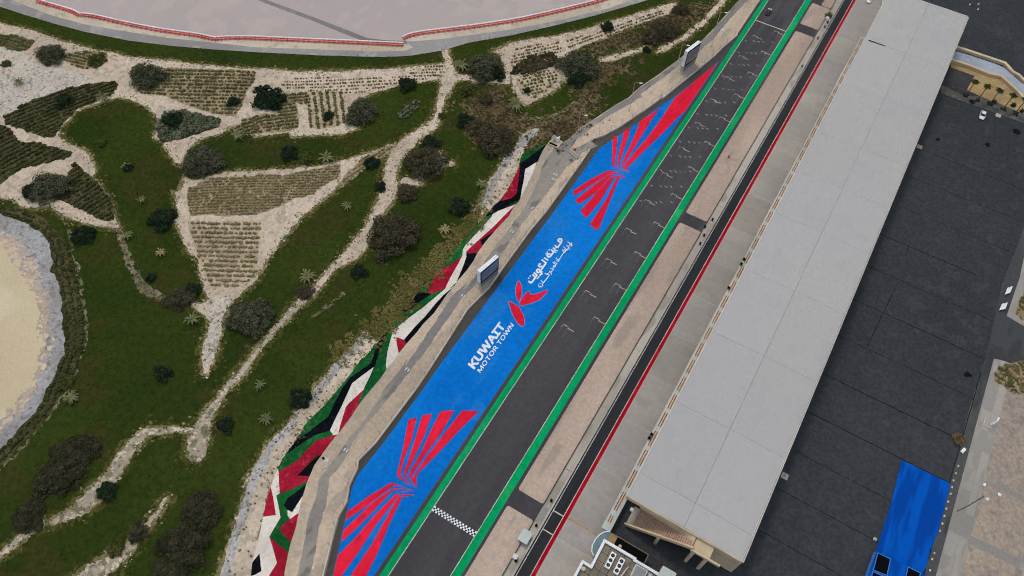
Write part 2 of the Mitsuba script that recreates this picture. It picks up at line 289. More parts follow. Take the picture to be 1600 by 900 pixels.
W = {  # surveyed plan of the place, world metres (x across the track, y along it)
'race_road': [[[-345.7,133.38],[-342.34,134.1],[-330.22,135.62],[-313.23,138.61],[-297.09,142.04],[-277.35,147.86],[-259.4,155.11],[-242.36,163.13],[-225.75,171.54],[-201.3,184.59],[-177.45,198.41],[-168.62,204.97],[-158.8,215.13],[-151.5,226.1],[-138.21,240.48],[-125.38,256.45],[-112.56,273.5],[-97.38,296.03],[-89.9,308.38],[-96.37,308.07],[-104.11,291.73],[-110.52,280.24],[-126.83,259.05],[-140.23,243.86],[-154.2,230.32],[-162.41,222.21],[-171.1,215],[-175.2,211.89],[-170.4,209.93],[-172.1,206.7],[-182.68,199.33],[-203.73,187.63],[-227.88,173.96],[-245.45,166.45],[-262.93,158.69],[-281.58,151.9],[-300.97,145.55],[-317.27,142.12],[-337.07,140.16],[-344.14,140.17],[-358.52,140.21],[-360.73,135.07]]],
'race_path': [[[-263.34,201.15],[-245.57,201.34],[-227.95,202.62],[-204.93,204.08],[-191.21,204.59],[-184.05,207.45],[-175.36,212.13],[-173.58,210.74],[-183.05,206.07],[-191.58,201.99],[-200.49,201.41],[-220.4,200.86],[-237.78,199.58],[-264.72,198.38]]],
'race_verge': [[[-361.73,138.15],[-345.7,133.38],[-330.58,135.92],[-313.46,138.81],[-297.31,142.24],[-277.56,148.06],[-259.7,155.42],[-242.74,163.54],[-226.21,172.06],[-201.73,185.13],[-177.93,199.07],[-168.94,205.42],[-158.96,215.36],[-151.88,226.7],[-138.58,241.1],[-125.67,256.97],[-112.84,274.04],[-97.72,296.75],[-95.01,305.11],[-108.33,300.41],[-113.1,289.74],[-130.14,265],[-143.5,249.32],[-157.34,235.23],[-167.21,226],[-176.07,215.57],[-176.79,211.72],[-175.56,209.99],[-207.8,192.7],[-232.58,179.32],[-246.44,169.51],[-266.83,162.64],[-285.88,156.02],[-305.59,149.74],[-322.33,146.51],[-339.35,143.23],[-350.8,143.29]]],
'race_sand': [[[-388.96,147.76],[-345.7,133.38],[-330.58,135.92],[-313.46,138.81],[-297.31,142.24],[-277.56,148.06],[-259.7,155.42],[-242.74,163.54],[-226.21,172.06],[-201.73,185.13],[-177.93,199.07],[-168.94,205.42],[-158.96,215.36],[-151.88,226.7],[-138.58,241.1],[-125.67,256.97],[-112.84,274.04],[-97.72,296.75],[-90.49,319.63],[-88.55,341.1]]],
'rail_line_a': [[[-330.89,145.19],[-326.67,145.85],[-323.61,146.43],[-318.55,147.4],[-313.52,148.37],[-310.27,148.85],[-307.28,148.23]]],
'rail_line_b': [[[-306.82,148.91],[-303.99,150.71],[-294.39,152.9],[-285.12,155.29],[-276.16,157.9],[-267.49,160.73],[-251.18,167.29],[-250.52,166.58],[-245.46,168.45]]],
'rail_line_c': [[[-245.26,168.91],[-239.62,173.5],[-231.54,178.13],[-219.18,184.8],[-206.91,191.59],[-192.12,199.64],[-174.82,208.95]]],
'rail_line_d': [[[-177.2,212.3],[-177.03,215.3],[-168.8,223.27],[-156.79,234.36],[-142.88,248.29],[-136.25,256.07],[-126.53,268.57],[-116.68,281.47],[-111.9,289.56]]],
'sand': [[[-337.55,125.71],[-332.66,126.24],[-317.55,130.72],[-305.34,131.75],[-288.99,134.7],[-269.64,140.48],[-252.51,148.13],[-239.25,153.34],[-218.78,163.6],[-202.51,171.85],[-187.58,181.77],[-172.89,192.16],[-162.55,201.08],[-153.06,209.01],[-148.81,203.45],[-148.73,200.07],[-154.97,194.89],[-160.66,188.99],[-167.78,179.18],[-170.68,171.38],[-166.89,160.72],[-161.09,158.73],[-163.6,153.68],[-172.38,147.2],[-180.18,140.94],[-183.26,142.03],[-188.91,137.11],[-192.39,133.56],[-199.09,134.87],[-204.54,129.79],[-210.27,120.3],[-208.71,109.97],[-206.31,106.92],[-209.15,106.44],[-220.45,111.63],[-225.92,112.53],[-231.34,120.22],[-239.42,122.99],[-249.58,122.42],[-254.51,120.78],[-257.61,115.17],[-263.21,105.87],[-260.9,101.65],[-260.74,96.17],[-256.2,92.19],[-250.05,92.01],[-243.03,93.09],[-237.13,90.89],[-231.59,87.93],[-230.49,84.83],[-223.77,82.8],[-218.62,81.13],[-211.28,77.34],[-205.83,73.74],[-214.03,69.8],[-223.59,68.51],[-231.97,68.02],[-234.05,64.95],[-240.99,61.23],[-246.89,62.32],[-250.84,59.86],[-256.01,60.26]],[[-200.71,103.41],[-197.17,103.12],[-192.62,109.73],[-186.89,115.21],[-180.4,119.9],[-167.34,129.34],[-161.13,134.51],[-156.95,139.72],[-150.94,148.08],[-143.33,160.22],[-141.42,154.7],[-147.22,144.5],[-148.78,135.82],[-148.95,128.21],[-149.7,124.05],[-150.52,116.31],[-150.66,109.16],[-150.22,99.16],[-149.74,91.71],[-147.99,86.32],[-146.28,81.05],[-146.31,79.99],[-147.72,72.96],[-147.25,68.23],[-145,63.7],[-142.2,59.64],[-139.76,55.47],[-136.87,49.88],[-135.94,45.96],[-137.38,45.07],[-144.19,52.75],[-146.08,57.25],[-148.34,60.67],[-151.88,61.91],[-159.9,62.23],[-155.88,64.11],[-154.81,67.58],[-160.61,70.13],[-164.98,73.7],[-171.69,78.13],[-174.25,77.63],[-182.54,82.49],[-188.72,86.69],[-193.73,91.81],[-199.15,95.7],[-198.22,97.5]],[[-135.64,236.17],[-121.81,250.05],[-112.14,262.25],[-102.95,276.04],[-93.53,290.17],[-86.61,301.05],[-81.96,300.31],[-86.09,290.38],[-93.41,278.56],[-99.6,265.02],[-108.33,250.98],[-110.63,245.35],[-111.25,236.77],[-105.67,227.58],[-108.36,225.88],[-113.2,235.53],[-116.83,231.62],[-125.05,218.46],[-123.87,212.98],[-131.48,208.18],[-128.04,218.15],[-135.23,226.46],[-139.82,226.84]],[[-125.05,218.46],[-116.81,226.04],[-111.1,233.64],[-107.21,231.32],[-104.54,223.65],[-107.08,214.43],[-110.69,204.73],[-121.01,211.71]],[[-98.41,248.15],[-91.28,256.79],[-86.15,263.38],[-83.74,267.09],[-83.94,263.1],[-88.77,255.9],[-92.75,249.29],[-97.27,245.94]],[[-79.06,263.71],[-78.45,269.1],[-74.09,277.8],[-71.21,292.69],[-68.52,308.89],[-69.25,315.89],[-66.95,315.48],[-66.78,307.24],[-68.97,292.35],[-72.18,278.16],[-74.95,270.48]],[[-103.79,190.91],[-102.25,194.39],[-100.35,196.53],[-98.94,196.79],[-99.73,191.59],[-99.78,187.85],[-99.4,183.81],[-98.13,181.29],[-96.47,176.39],[-95.08,171.71],[-94.34,167.58],[-93.5,161.9],[-93.37,156.45],[-94.1,148.42],[-94.13,153.79],[-94.04,146.86],[-94.5,143.93],[-95.57,144.32],[-96.6,147.94],[-98.25,151.23],[-98.45,145.98],[-99.26,150.6],[-100.1,156.67],[-101.85,165.75],[-102.37,172.99],[-103.1,181.5],[-102.63,186.68]],[[-102.4,84.68],[-102.37,77.87],[-103.07,73.68],[-103.33,69],[-102.95,67.2],[-103.27,59.82],[-101.56,55.81],[-102.68,50.17],[-102.67,46.05],[-102.83,38.64],[-101.97,49.47],[-103.34,41.6],[-103.21,36.61],[-102.56,32.4],[-101.81,27.31],[-100.9,23.79],[-102.02,30.17],[-100.39,25.07],[-97.28,18.83],[-94.37,12.04],[-91.86,6.67],[-89.43,1.46],[-87.06,-3.6],[-74.71,3.86],[-82.11,5.88],[-88.38,17.43],[-94.03,27.06],[-94.06,27.94],[-95.08,31.06],[-95.9,33.32],[-96.88,37.97],[-96.94,43.86],[-97.4,50.38],[-97.99,48.17],[-96.84,57.54],[-96.64,65.07],[-96.64,71.06],[-97.02,76.15],[-96.68,72.46],[-96.52,76.87],[-96.15,80.01],[-96.15,84.23]],[[-234.23,69],[-224.75,69.55],[-214.78,70.49],[-206.2,74.09],[-203.39,72.96],[-209.3,70.44],[-215.22,67.91],[-224.77,66.61],[-233.28,67.21]]],
'stony': [[[-322.37,113.52],[-319.35,115.44],[-311,119.59],[-297.61,117.19],[-281.82,122.48],[-266.69,123.58],[-269.1,120.09],[-278.12,108.11],[-282.12,99.73],[-284.08,89.89],[-287.08,85.2]],[[-149.38,123.65],[-151.23,113.5],[-152.08,102.53],[-149,96.57],[-147.91,89.59],[-146.28,81.05],[-146.43,75.8],[-148.65,84.85],[-148.52,90.3],[-148.3,99.23],[-148.08,108.45]],[[-154.81,67.58],[-152.01,71.34],[-147.75,71.93],[-146.12,65.95],[-143.03,61.04],[-138.45,52.57],[-137.05,46.17],[-144.19,52.75]]],
'sand_stroke': [[[-157.47,216.47,2.35],[-151.36,209.76,2.82],[-146.17,203.55,6.58],[-143.76,195.84,3.99],[-141.78,188.1,2.35],[-138.39,181.49,1.88],[-136.47,175.58,4.23],[-139.62,166.64,4.23],[-139.92,158.31,5.4],[-138.8,151.07,5.17],[-135.7,143.99,4.46],[-130.58,139.66,6.34],[-129.69,131.67,5.64],[-128.42,125.32,3.05],[-126.93,118.14,3.05],[-125.08,112.51,6.58],[-125.51,105.62,4.46],[-127.7,99.94,1.88],[-126.97,91.94,2.11],[-127.43,84.46,2.58],[-128.13,78.02,2.11]],[[-128.13,78.02,1.65],[-127.72,70.45,1.17],[-127.81,60.02,1.41],[-126.56,53.5,1.88],[-127.11,45.19,1.17],[-125.9,39.06,2.11],[-125.44,34.31,3.05],[-123.03,27.61,6.34],[-119.68,24.09,3.76]],[[-125.78,29.58,0.7],[-132.01,26.02,0.94],[-137.38,22.49,2.11],[-138.39,18.24,3.29],[-137.17,11.1,3.52],[-135.89,5.75,3.99],[-135.75,-0.87,4.93],[-137.36,-7.28,2.82],[-140.36,-12.31,0.94]],[[-142.17,-13.76,0.94],[-144.82,-17.47,1.65],[-143.76,-22.01,2.11],[-144.9,-26.09,1.17]],[[-117.42,9.53,0.7],[-116.43,4.33,1.17],[-116.12,-2.52,1.65],[-116.11,-7.32,2.58],[-118.03,-12.52,4.7],[-120.29,-16.53,5.64],[-120.73,-21.35,4.7]],[[-128.94,145.68,3.29],[-123.9,146.94,2.35],[-125.11,154.43,3.29],[-122.6,162.5,2.82]],[[-131.41,163.64,0.02],[-125.41,166.72,0.02],[-124.2,147.38,0.02]],[[-147.35,201.25,3.29],[-141.97,206.2,3.76],[-135.36,207.58,1.88]],[[-118.41,248.8,3.05],[-113.8,243.34,3.29],[-111.76,234.83,2.82],[-105.67,227.58,2.82]],[[-122.94,157.08,3.29],[-121.99,161.58,2.82],[-118.57,162.41,1.41]]],
'dust_stroke': [[[-218.62,81.13,2.35],[-205.83,73.74,3.29],[-199.15,69.95,2.35],[-190.94,65.12,2.58],[-182.39,60.84,2.82],[-177.27,58.82,3.76],[-171.04,58.58,3.29],[-164.9,59.35,1.41]],[[-233.02,67.96,1.17],[-223.99,65.93,1.41],[-214.17,60.63,1.41],[-204.94,54.31,1.17],[-192.77,46.2,1.17],[-183.91,39.75,1.41],[-177.29,34.29,1.41],[-173.15,27.63,1.17],[-169.84,20.78,1.17],[-166.88,10.66,1.17],[-165.98,2.63,1.17],[-165.92,-4.46,1.41],[-165.6,-10.8,1.41]],[[-117.38,92.7,1.41],[-119.11,85.56,2.11],[-120.65,80.65,0.7]],[[-108.2,200.47,0.94],[-100.34,202.53,1.88],[-96.21,209.46,1.88],[-94.71,217.75,0.94]]],
'basin_gravel': [[[-252.84,50.33],[-244.65,54.84],[-239.55,56.26],[-232.65,57.09],[-225.7,56.85],[-218.62,54.54],[-211.63,50.17],[-209.27,47.38],[-202.9,45.06],[-197.51,41.25],[-190.19,35.89],[-183.52,30.47],[-180.04,27.05],[-176.78,20.93],[-175.52,17.31],[-172.53,12.25],[-171.29,6.31],[-171.16,-0.13],[-170.8,-5.08],[-170.9,-14.02]]],
'basin_ring': [[[-246.3,45.2],[-237.84,49.32],[-232.07,50.09],[-224.71,48.57],[-214.95,44.93],[-204.73,39.83],[-196.1,34.2],[-189.13,28.9],[-183.62,23.03],[-180.15,17.1],[-177.68,12.52],[-176.62,5.96],[-175.86,-0.98],[-175.86,-10.12]]],
'basin_floor': [[[-240.74,40.83],[-232.56,45.03],[-226.98,44.99],[-217.95,42.02],[-209.78,38.75],[-202.07,34.45],[-194.36,29.47],[-188.94,25.27],[-184.99,20.38],[-180.62,14.18],[-181.09,11.29],[-179.16,5.66],[-178.15,0.89],[-178.68,-7.91]]],
'earth': [[[-108.33,250.98],[-99.6,265.02],[-90.45,281.33],[-87.11,287.92],[-79.44,301.92],[-73.19,312.43],[-68.7,310.63],[-71.81,294.09],[-75.59,281.15],[-79.55,269.24],[-85.16,265.68],[-94.77,255.4],[-98.73,248.77],[-101.42,247.89]],[[-136.52,192.9],[-133.07,205.64],[-124.21,213.54],[-116.33,205.61],[-108.2,200.47],[-100.34,202.53],[-95.32,211.47],[-96.51,221.1],[-98.19,226.11],[-97.93,245.2],[-86.88,256.28],[-82.91,255.52],[-87.22,242.37],[-85.51,225.03],[-82.85,223.73],[-82.05,212.59],[-84.02,201.51],[-87.74,192.33],[-92.83,191.86],[-99.13,196.91],[-102.35,195.6],[-105.52,190.81],[-103.52,182.45],[-102.86,174.85],[-111.49,176.11],[-120.93,178.37],[-124.67,185.82],[-134.84,189.53]],[[-99.98,188.96],[-98.64,196.66],[-90.28,203.17],[-86,205.86],[-86.65,197.31],[-87.27,194.46],[-92.46,191.21],[-98.26,181.51],[-99.58,186.75]]],
'drygrass': [[[-99.83,155.11],[-98.22,142.91],[-99.77,133.84],[-100.87,123.06],[-102.4,108.15],[-101.5,94.42],[-102.94,80.91],[-102.93,70.7],[-101.51,83.5],[-96.15,84.23],[-96.07,90.31],[-95.98,95.42],[-95.87,99.73],[-95.95,107],[-95.96,107.69],[-95.47,114.33],[-95.37,121.12],[-95,134.3],[-94.56,143.37],[-94.04,146.86],[-96.78,148.9]]],
'plots': [['oblong plot of clipped shrub rows between two round grey trees near the curved road',[[-250.64,126.93],[-249.89,144.24],[-233.53,153.65],[-218.12,161.51],[-214.94,158.56],[-213.11,150.6],[-208.67,143.07],[-207.12,137.57],[-215.58,134.39],[-227.71,132.54],[-238.55,131.58],[-246.05,128.34]],0.5,2,1.5,0.62,'olive'],['small plot of shrub rows beside the upper left round tree',[[-291.49,124.24],[-290.43,131.34],[-278.76,137.12],[-274.66,133.3],[-275.37,128.12],[-280.6,124.81]],0.22,1.7,1.3,0.55,'olive'],['dark striped plot of planting rows above the oval lawn',[[-284.44,89.67],[-282.12,99.73],[-278.12,108.11],[-271.6,118.96],[-262.27,126.37],[-259.13,124.57],[-257.52,119.62],[-259.49,116.91],[-263.43,107.16],[-262.1,99.49],[-259.19,91.67],[-262.68,89.48],[-280.21,86.72]],1.17,2.1,1.2,0.62,'dkolive'],['dark striped plot of planting rows at the left edge of the photo',[[-285.56,81.97],[-281.35,84.61],[-277.59,85.6],[-267.57,82.38],[-261.34,86.28],[-246.55,88.91],[-245.51,86.95],[-251.29,80.74],[-256.15,73.86],[-256.79,64.68],[-257.33,59.44]],1.36,2.3,1.2,0.66,'dkolive'],['dense patch of low grey green bushes at the tip of the sand path fork',[[-228.61,116.34],[-231.44,124.41],[-226.55,128.93],[-210.92,133.05],[-209.17,129.93],[-216.01,118.06],[-221.38,111.99]],0.45,1.4,1.4,0.85,'grey'],['dark plot of rows below the large dark bush on the left',[[-236.45,74.9],[-240.9,85.95],[-231.16,84.41],[-222.31,82.49],[-213.88,79.28],[-208.28,74.53],[-209.86,72.97],[-216.68,72.22],[-227.11,71.64],[-236.1,69.64]],1.37,2,1.2,0.62,'dkolive'],['curving sandy plot of reddish shrub rows under the curved lawn band',[[-205.89,163.51],[-195.95,170.86],[-177.57,183.4],[-163.31,194.28],[-158.55,203.29],[-152.39,207.19],[-149.2,203.2],[-155.35,195.43],[-164.43,186.61],[-168.54,180.21],[-172.98,174.4],[-189.39,165.56],[-201.44,160.97]],0.61,1.9,1.4,0.5,'rust'],['block of short upright shrub rows beside the L shaped sand path',[[-190.07,163.63],[-178.22,172.6],[-167.96,158.63],[-169.02,155.15],[-174.03,150.6],[-177.62,148.35]],-0.84,2.6,1.2,0.66,'olive'],['plot of shrub rows beside the dark round tree left of the L shaped sand path',[[-198.95,158.02],[-190.07,163.63],[-186.08,158.74],[-192.02,156.47],[-187.32,152.16],[-181.21,146.1],[-183.87,142.76],[-193.56,134.88],[-197.43,131.77],[-203.01,138.02],[-199.9,142.1],[-193.86,148.05]],0.75,1.9,1.2,0.6,'olive'],['fine tan shrub rows filling the upper half of the triangular plot',[[-195.6,100.36],[-191.5,108.53],[-178.6,117.85],[-168.68,124.67],[-155.23,138.85],[-152.21,134.32],[-155.05,124.41],[-154.41,122.35],[-159.14,116.96],[-163.82,108.04],[-166.13,103.65],[-167.25,102.6],[-180.84,94.85],[-186.34,90.73],[-192.99,97.09]],0.61,1.35,1.1,0.5,'tan'],['fine shrub rows filling the lower point of the triangular plot',[[-184.09,88.4],[-176.56,92.5],[-163.67,100.85],[-162.62,101.73],[-159.76,97.77],[-148.68,83.78],[-148.16,79.9],[-151.01,75.54],[-156.6,71.06],[-159.67,72.78],[-164.36,75.14],[-171.39,79.4],[-176.32,82.98]],0.56,2.1,1.1,0.55,'tan'],['narrow wedge of shrub rows ending at the dark bush by the wide sand path',[[-149.47,135.39],[-149.92,146.73],[-144.83,156.58],[-142.48,158.32],[-142.91,151.12],[-146.22,143.18],[-147.88,130.73],[-148.92,129.47]],1.34,1.6,1.2,0.5,'tan'],['sandy plot of brown rows left of the top hedge',[[-132.74,231.33],[-126.97,239.99],[-118.52,247.04],[-113.86,242.47],[-118.99,235.44],[-127.94,223.3]],0.86,1.8,1.3,0.55,'rust'],['long sandy plot of brown rows under the top grass band',[[-116.36,250.95],[-105.45,263.9],[-95.38,282.66],[-89.04,292.13],[-86.75,289.95],[-95.39,273.78],[-100.41,264.51],[-105.06,258.98],[-112.43,246.7]],1.02,1.8,1.3,0.55,'rust'],['sandy patch of dotted shrubs below the dark hedge',[[-122.16,217.16],[-116.48,225.46],[-110.18,231.03],[-106.57,225.45],[-107.71,215.54],[-110.34,209.39],[-115.26,210.78]],0.87,1.9,1.9,0.62,'olive'],['dark clipped hedge bordering the dotted sandy patch',[[-126.97,221.68],[-124.2,231.48],[-116.93,239.37],[-112.69,237.47],[-113.18,232.64],[-118.16,224.71],[-125.05,218.46]],1.06,1.1,1.1,0.9,'dkbrown'],['small isolated patch of dotted shrubs on the middle lawn',[[-151.57,173.2],[-152.93,179.61],[-150.28,184.97],[-147.42,181.61],[-147.22,174.51],[-149.09,171.19]],1.48,1.7,1.3,0.8,'grey'],['scrubby patch at the upper left edge of the photo',[[-329.27,119.05],[-319.5,124.43],[-310.55,125.95],[-309.09,123.58],[-310.12,118.86],[-320.14,116.08],[-323.51,114.43]],0.32,1.3,1.2,0.7,'olive'],['banded bank of planting rows curving round the sand basin',[[-252.26,55.39],[-242.38,58.59],[-234.36,60.42],[-230.48,61.9],[-221.21,59.63],[-213.04,58],[-205.29,53.02],[-193.81,45.56],[-184.75,39.24],[-178,33.86],[-173.67,27.31],[-170.12,20.61],[-168,10.81],[-167.08,2.76],[-167,-4.34],[-167.2,-11.01],[-170.74,-8.17],[-170.24,-5.53],[-170.6,-0.59],[-170.72,5.83],[-171.68,12.34],[-175.26,18.34],[-176.32,21.21],[-179.63,27.3],[-183.17,30.68],[-189.83,36.11],[-197.15,41.48],[-202.47,45.32],[-208.65,47.77],[-211.13,50.48],[-218.48,55.18],[-225.93,57.62],[-233.44,57.75],[-240.35,56.92],[-249.61,53.27]],-0.59,2.2,1.2,0.6,'dkolive'],['thin strip of shrub rows above the lawn right of the grey fork tree',[[-205.1,130.4],[-201.49,137.56],[-199.9,142.1],[-196.36,145.76],[-193.95,135.33],[-199.56,132.91]],1.06,1.8,1.3,0.55,'olive']],
'verge': [[[-72.78,8.57],[-75.04,11.65],[-77.33,16.01],[-78.65,18.61],[-80.1,22.45],[-82.23,26.3],[-84.29,30.31],[-85.15,32.46],[-85.63,33.91],[-86.45,36.48],[-87.4,39.88],[-87.59,43.99],[-87.64,50.8],[-87.67,52.25],[-87.76,58.15],[-87.52,51.43],[-87.59,58.25],[-87.9,61.09],[-87.98,65.67],[-87.64,73.36],[-87.97,77.19],[-87.71,81.86],[-87.48,78.71],[-87.94,83.88],[-87.87,88.13],[-87.44,93.88],[-87.49,97.33],[-86.8,102.63],[-87.2,111.46],[-86.8,115.67],[-87.2,117.3],[-86.82,123.5],[-87.02,128.24],[-87.77,131.98],[-87.78,135.23],[-87.77,139.8],[-87.6,143.51],[-86.81,152.42],[-87.57,157.87],[-87.04,159.57],[-87.46,162.05],[-88.68,168.83],[-89.82,175.57],[-91.35,180.47],[-92.2,186.51],[-92.75,191.33],[-88.82,191.35],[-87.52,194.91],[-86.58,197.98],[-85.67,206.07],[-82.87,214.45],[-81.38,219.29],[-79.31,225.75],[-76.58,232.84],[-75.39,240.9],[-72.19,251.34],[-68.3,266.83],[-64.98,282.49],[-63.57,293.51],[-62.35,308.97],[-61.35,319.62],[-47.56,328.44],[-51.65,311.7],[-51.65,309.26],[-52.88,293.42],[-54.8,284.52],[-56.08,275.46],[-60.3,256.86],[-64.33,239.12],[-64.22,241.45],[-67.31,230.12],[-72.51,213.9],[-75.31,207.42],[-78.56,201.97],[-75.07,201.08],[-76.71,197.61],[-75.94,178.68],[-76.58,197.5],[-76.3,189.29],[-75.85,160.3],[-75.8,164.11],[-76.48,150.93],[-76.31,129.03],[-76.15,121.07],[-77.72,109.56],[-75.96,84.96],[-75.6,77.55],[-75.79,54.76],[-76.86,47.69],[-75.53,45.71],[-74.8,40.32],[-72.12,35.93],[-71.15,31.08],[-64.93,16.27],[-63.9,13.94]]],
'service_road': [[[-70.41,10.59],[-71.27,12.44],[-77.41,24.08],[-81.43,33.38],[-80.1,31.08],[-83.32,37.52],[-83.29,40.64],[-83.13,44.58],[-84.01,52.29],[-83.56,49.66],[-83.55,63.75],[-84.19,70.71],[-84.25,83.99],[-83.37,80.42],[-84.2,99.36],[-85.15,111.35],[-84.09,119.46],[-83.44,115.18],[-82.86,125.47],[-83.58,136.32],[-83.6,149.13],[-83.44,159.36],[-83.81,154.82],[-84.51,165.27],[-85.98,172.22],[-88.64,182.16],[-88.75,189.27],[-89.14,189.83],[-87.5,195.13],[-86.33,200.2],[-85.72,205.61],[-82.62,213.96],[-81.12,218.8],[-79.11,225.34],[-76.38,232.43],[-75.19,240.47],[-71.99,250.9],[-68.1,266.37],[-64.78,282.01],[-63.36,293.01],[-62.2,307.42],[-61.35,319.62],[-57.91,321.82],[-59.19,309.34],[-60.09,299.86],[-60.8,286.84],[-62.96,275.58],[-66.78,261.36],[-69.39,251.12],[-73.42,236.78],[-72.09,236.48],[-74.19,229.77],[-79.03,218.16],[-82.33,205.84],[-83.69,199.37],[-83.33,193.47],[-80.47,197.39],[-78.07,203.52],[-75.39,207.56],[-71.81,207.32],[-73.63,200.76],[-73.74,197.66],[-74.31,195.49],[-76.71,197.61],[-78.57,194.63],[-78.42,191.13],[-79.06,188.35],[-80.36,184.98],[-80.03,173.66],[-80.03,169.17],[-80.33,158.05],[-80.69,161.07],[-80.74,149.85],[-79.84,136.14],[-80.89,116.75],[-80.81,120.54],[-81.77,111.6],[-81.45,101.05],[-80.6,82.93],[-81.05,85.95],[-81.08,74.2],[-81.38,65.84],[-82.05,58.27],[-81.82,50.72],[-82.28,57.76],[-82.38,54.01],[-80.55,45.45],[-80.54,41.28],[-80.9,39],[-77.48,33.33],[-73.23,24.08],[-68.32,14.21],[-67.37,12.43]]],
'edge': [[[-47.56,328.44],[-51.65,311.7],[-51.65,309.26],[-52.88,293.42],[-54.8,284.52],[-56.08,275.46],[-60.3,256.86],[-64.33,239.12],[-64.22,241.45],[-67.31,230.12],[-72.51,213.9],[-75.31,207.42],[-78.56,201.97],[-75.07,201.08],[-76.71,197.61],[-75.94,178.68],[-76.58,197.5],[-76.3,189.29],[-75.85,160.3],[-75.8,164.11],[-76.48,150.93],[-76.31,129.03],[-76.15,121.07],[-77.72,109.56],[-75.96,84.96],[-75.6,77.55],[-75.79,54.76],[-76.86,47.69],[-75.53,45.71],[-74.2,40.69],[-71.76,36.15],[-71.15,31.08],[-64.59,16.47],[-63.56,14.14]]],
'barrier': [[[-64.22,241.45],[-67.31,230.12],[-72.51,213.9],[-75.31,207.42],[-77.94,203.28]],[[-76.58,197.5],[-76.3,189.29],[-75.85,160.3],[-76.48,150.93],[-76.31,129.03],[-76.15,121.07],[-77.72,109.56],[-75.96,84.96],[-75.6,77.55],[-75.79,54.76],[-76.86,47.69],[-75.57,45.52],[-74.56,40.47],[-72.12,35.93],[-71.5,30.86],[-65.04,16.2],[-64.01,13.87]],[[-52.76,294.27],[-54.8,284.52],[-56.08,275.46],[-60.3,256.86],[-64.33,239.12],[-64.22,241.45]]],
'blue': [[[-52.6,276.33],[-56.56,258.52],[-60.91,241.27],[-59.76,244.26],[-63.18,235.37],[-66.5,222.47],[-68.28,217.19],[-71.74,207.17],[-73.63,200.76],[-73.89,198.78],[-73.52,179.62],[-73.56,160.12],[-73.82,121.11],[-73.89,115.77],[-73.97,86.18],[-73.79,77.08],[-73.86,55.58],[-74.4,43.98],[-73.37,39.84],[-71.64,36.22],[-66.12,24.64],[-62.77,17.57],[-61.65,15.3]]],
'flag_green': [[[-98.21,181.42],[-92.75,191.33],[-92.92,189.7],[-95.19,180.74],[-96.29,176.67],[-96.61,176.47]],[[-94.04,146.86],[-92.23,149.69],[-91.89,148.46],[-93.04,132.22],[-92.73,130.15],[-91.5,127.93],[-92.84,122.2],[-95.49,117.66],[-95.37,121.12],[-95,134.3],[-94.56,143.37]],[[-95.49,116.46],[-94.96,114.17],[-93.42,109.25],[-93.1,108.38],[-95.95,107],[-95.96,107.69],[-95.47,114.33]],[[-88.77,113.52],[-89.46,110.08],[-90.98,102.97],[-92.73,96.97],[-94.46,89.99],[-92.91,86.22],[-91.18,82.23],[-89.08,78.55],[-88.13,77.5],[-89,78.6],[-87.93,77.3],[-87.64,73.36],[-87.98,65.67],[-87.9,61.09],[-88.38,62.71],[-89.86,67.56],[-90.12,68.27],[-90.93,72.15],[-91.84,75.43],[-92.04,76.74],[-92.49,77.69],[-94.11,82.52],[-95.26,86.49],[-96.07,90.31],[-95.98,95.42],[-94.65,99.13],[-92.79,106.18],[-91.75,108.75]],[[-96.15,84.23],[-95.24,81.41],[-93.76,77.32],[-93.31,76.37],[-95.96,68.66],[-95.76,64.42],[-94.89,59.89],[-93.49,54.27],[-95.17,48.41],[-96.67,43.84],[-97.99,48.17],[-96.84,57.54],[-96.64,65.07],[-96.64,71.06],[-97.02,76.15],[-96.52,76.87],[-96.15,80.01]],[[-90.19,50.97],[-88.25,50.25],[-91.77,46.21],[-92.3,41.83],[-92.57,38.13],[-94.98,32.67],[-95.81,33.2],[-96.64,36.36],[-96.74,38.24],[-95.1,42.99],[-93.39,47.29]],[[-86.23,34.73],[-85.63,33.91],[-86.52,30.84],[-87.54,28.17],[-87.23,25.88],[-85.28,25.26],[-84.28,24.08],[-83.07,23.69],[-83.98,19.94],[-78.65,18.61],[-77.38,15.98],[-84.87,16.65],[-85.76,22.54],[-88.91,25.19],[-90.96,26.75],[-90.6,27.86],[-90.17,28.29],[-87.84,31.55]]],
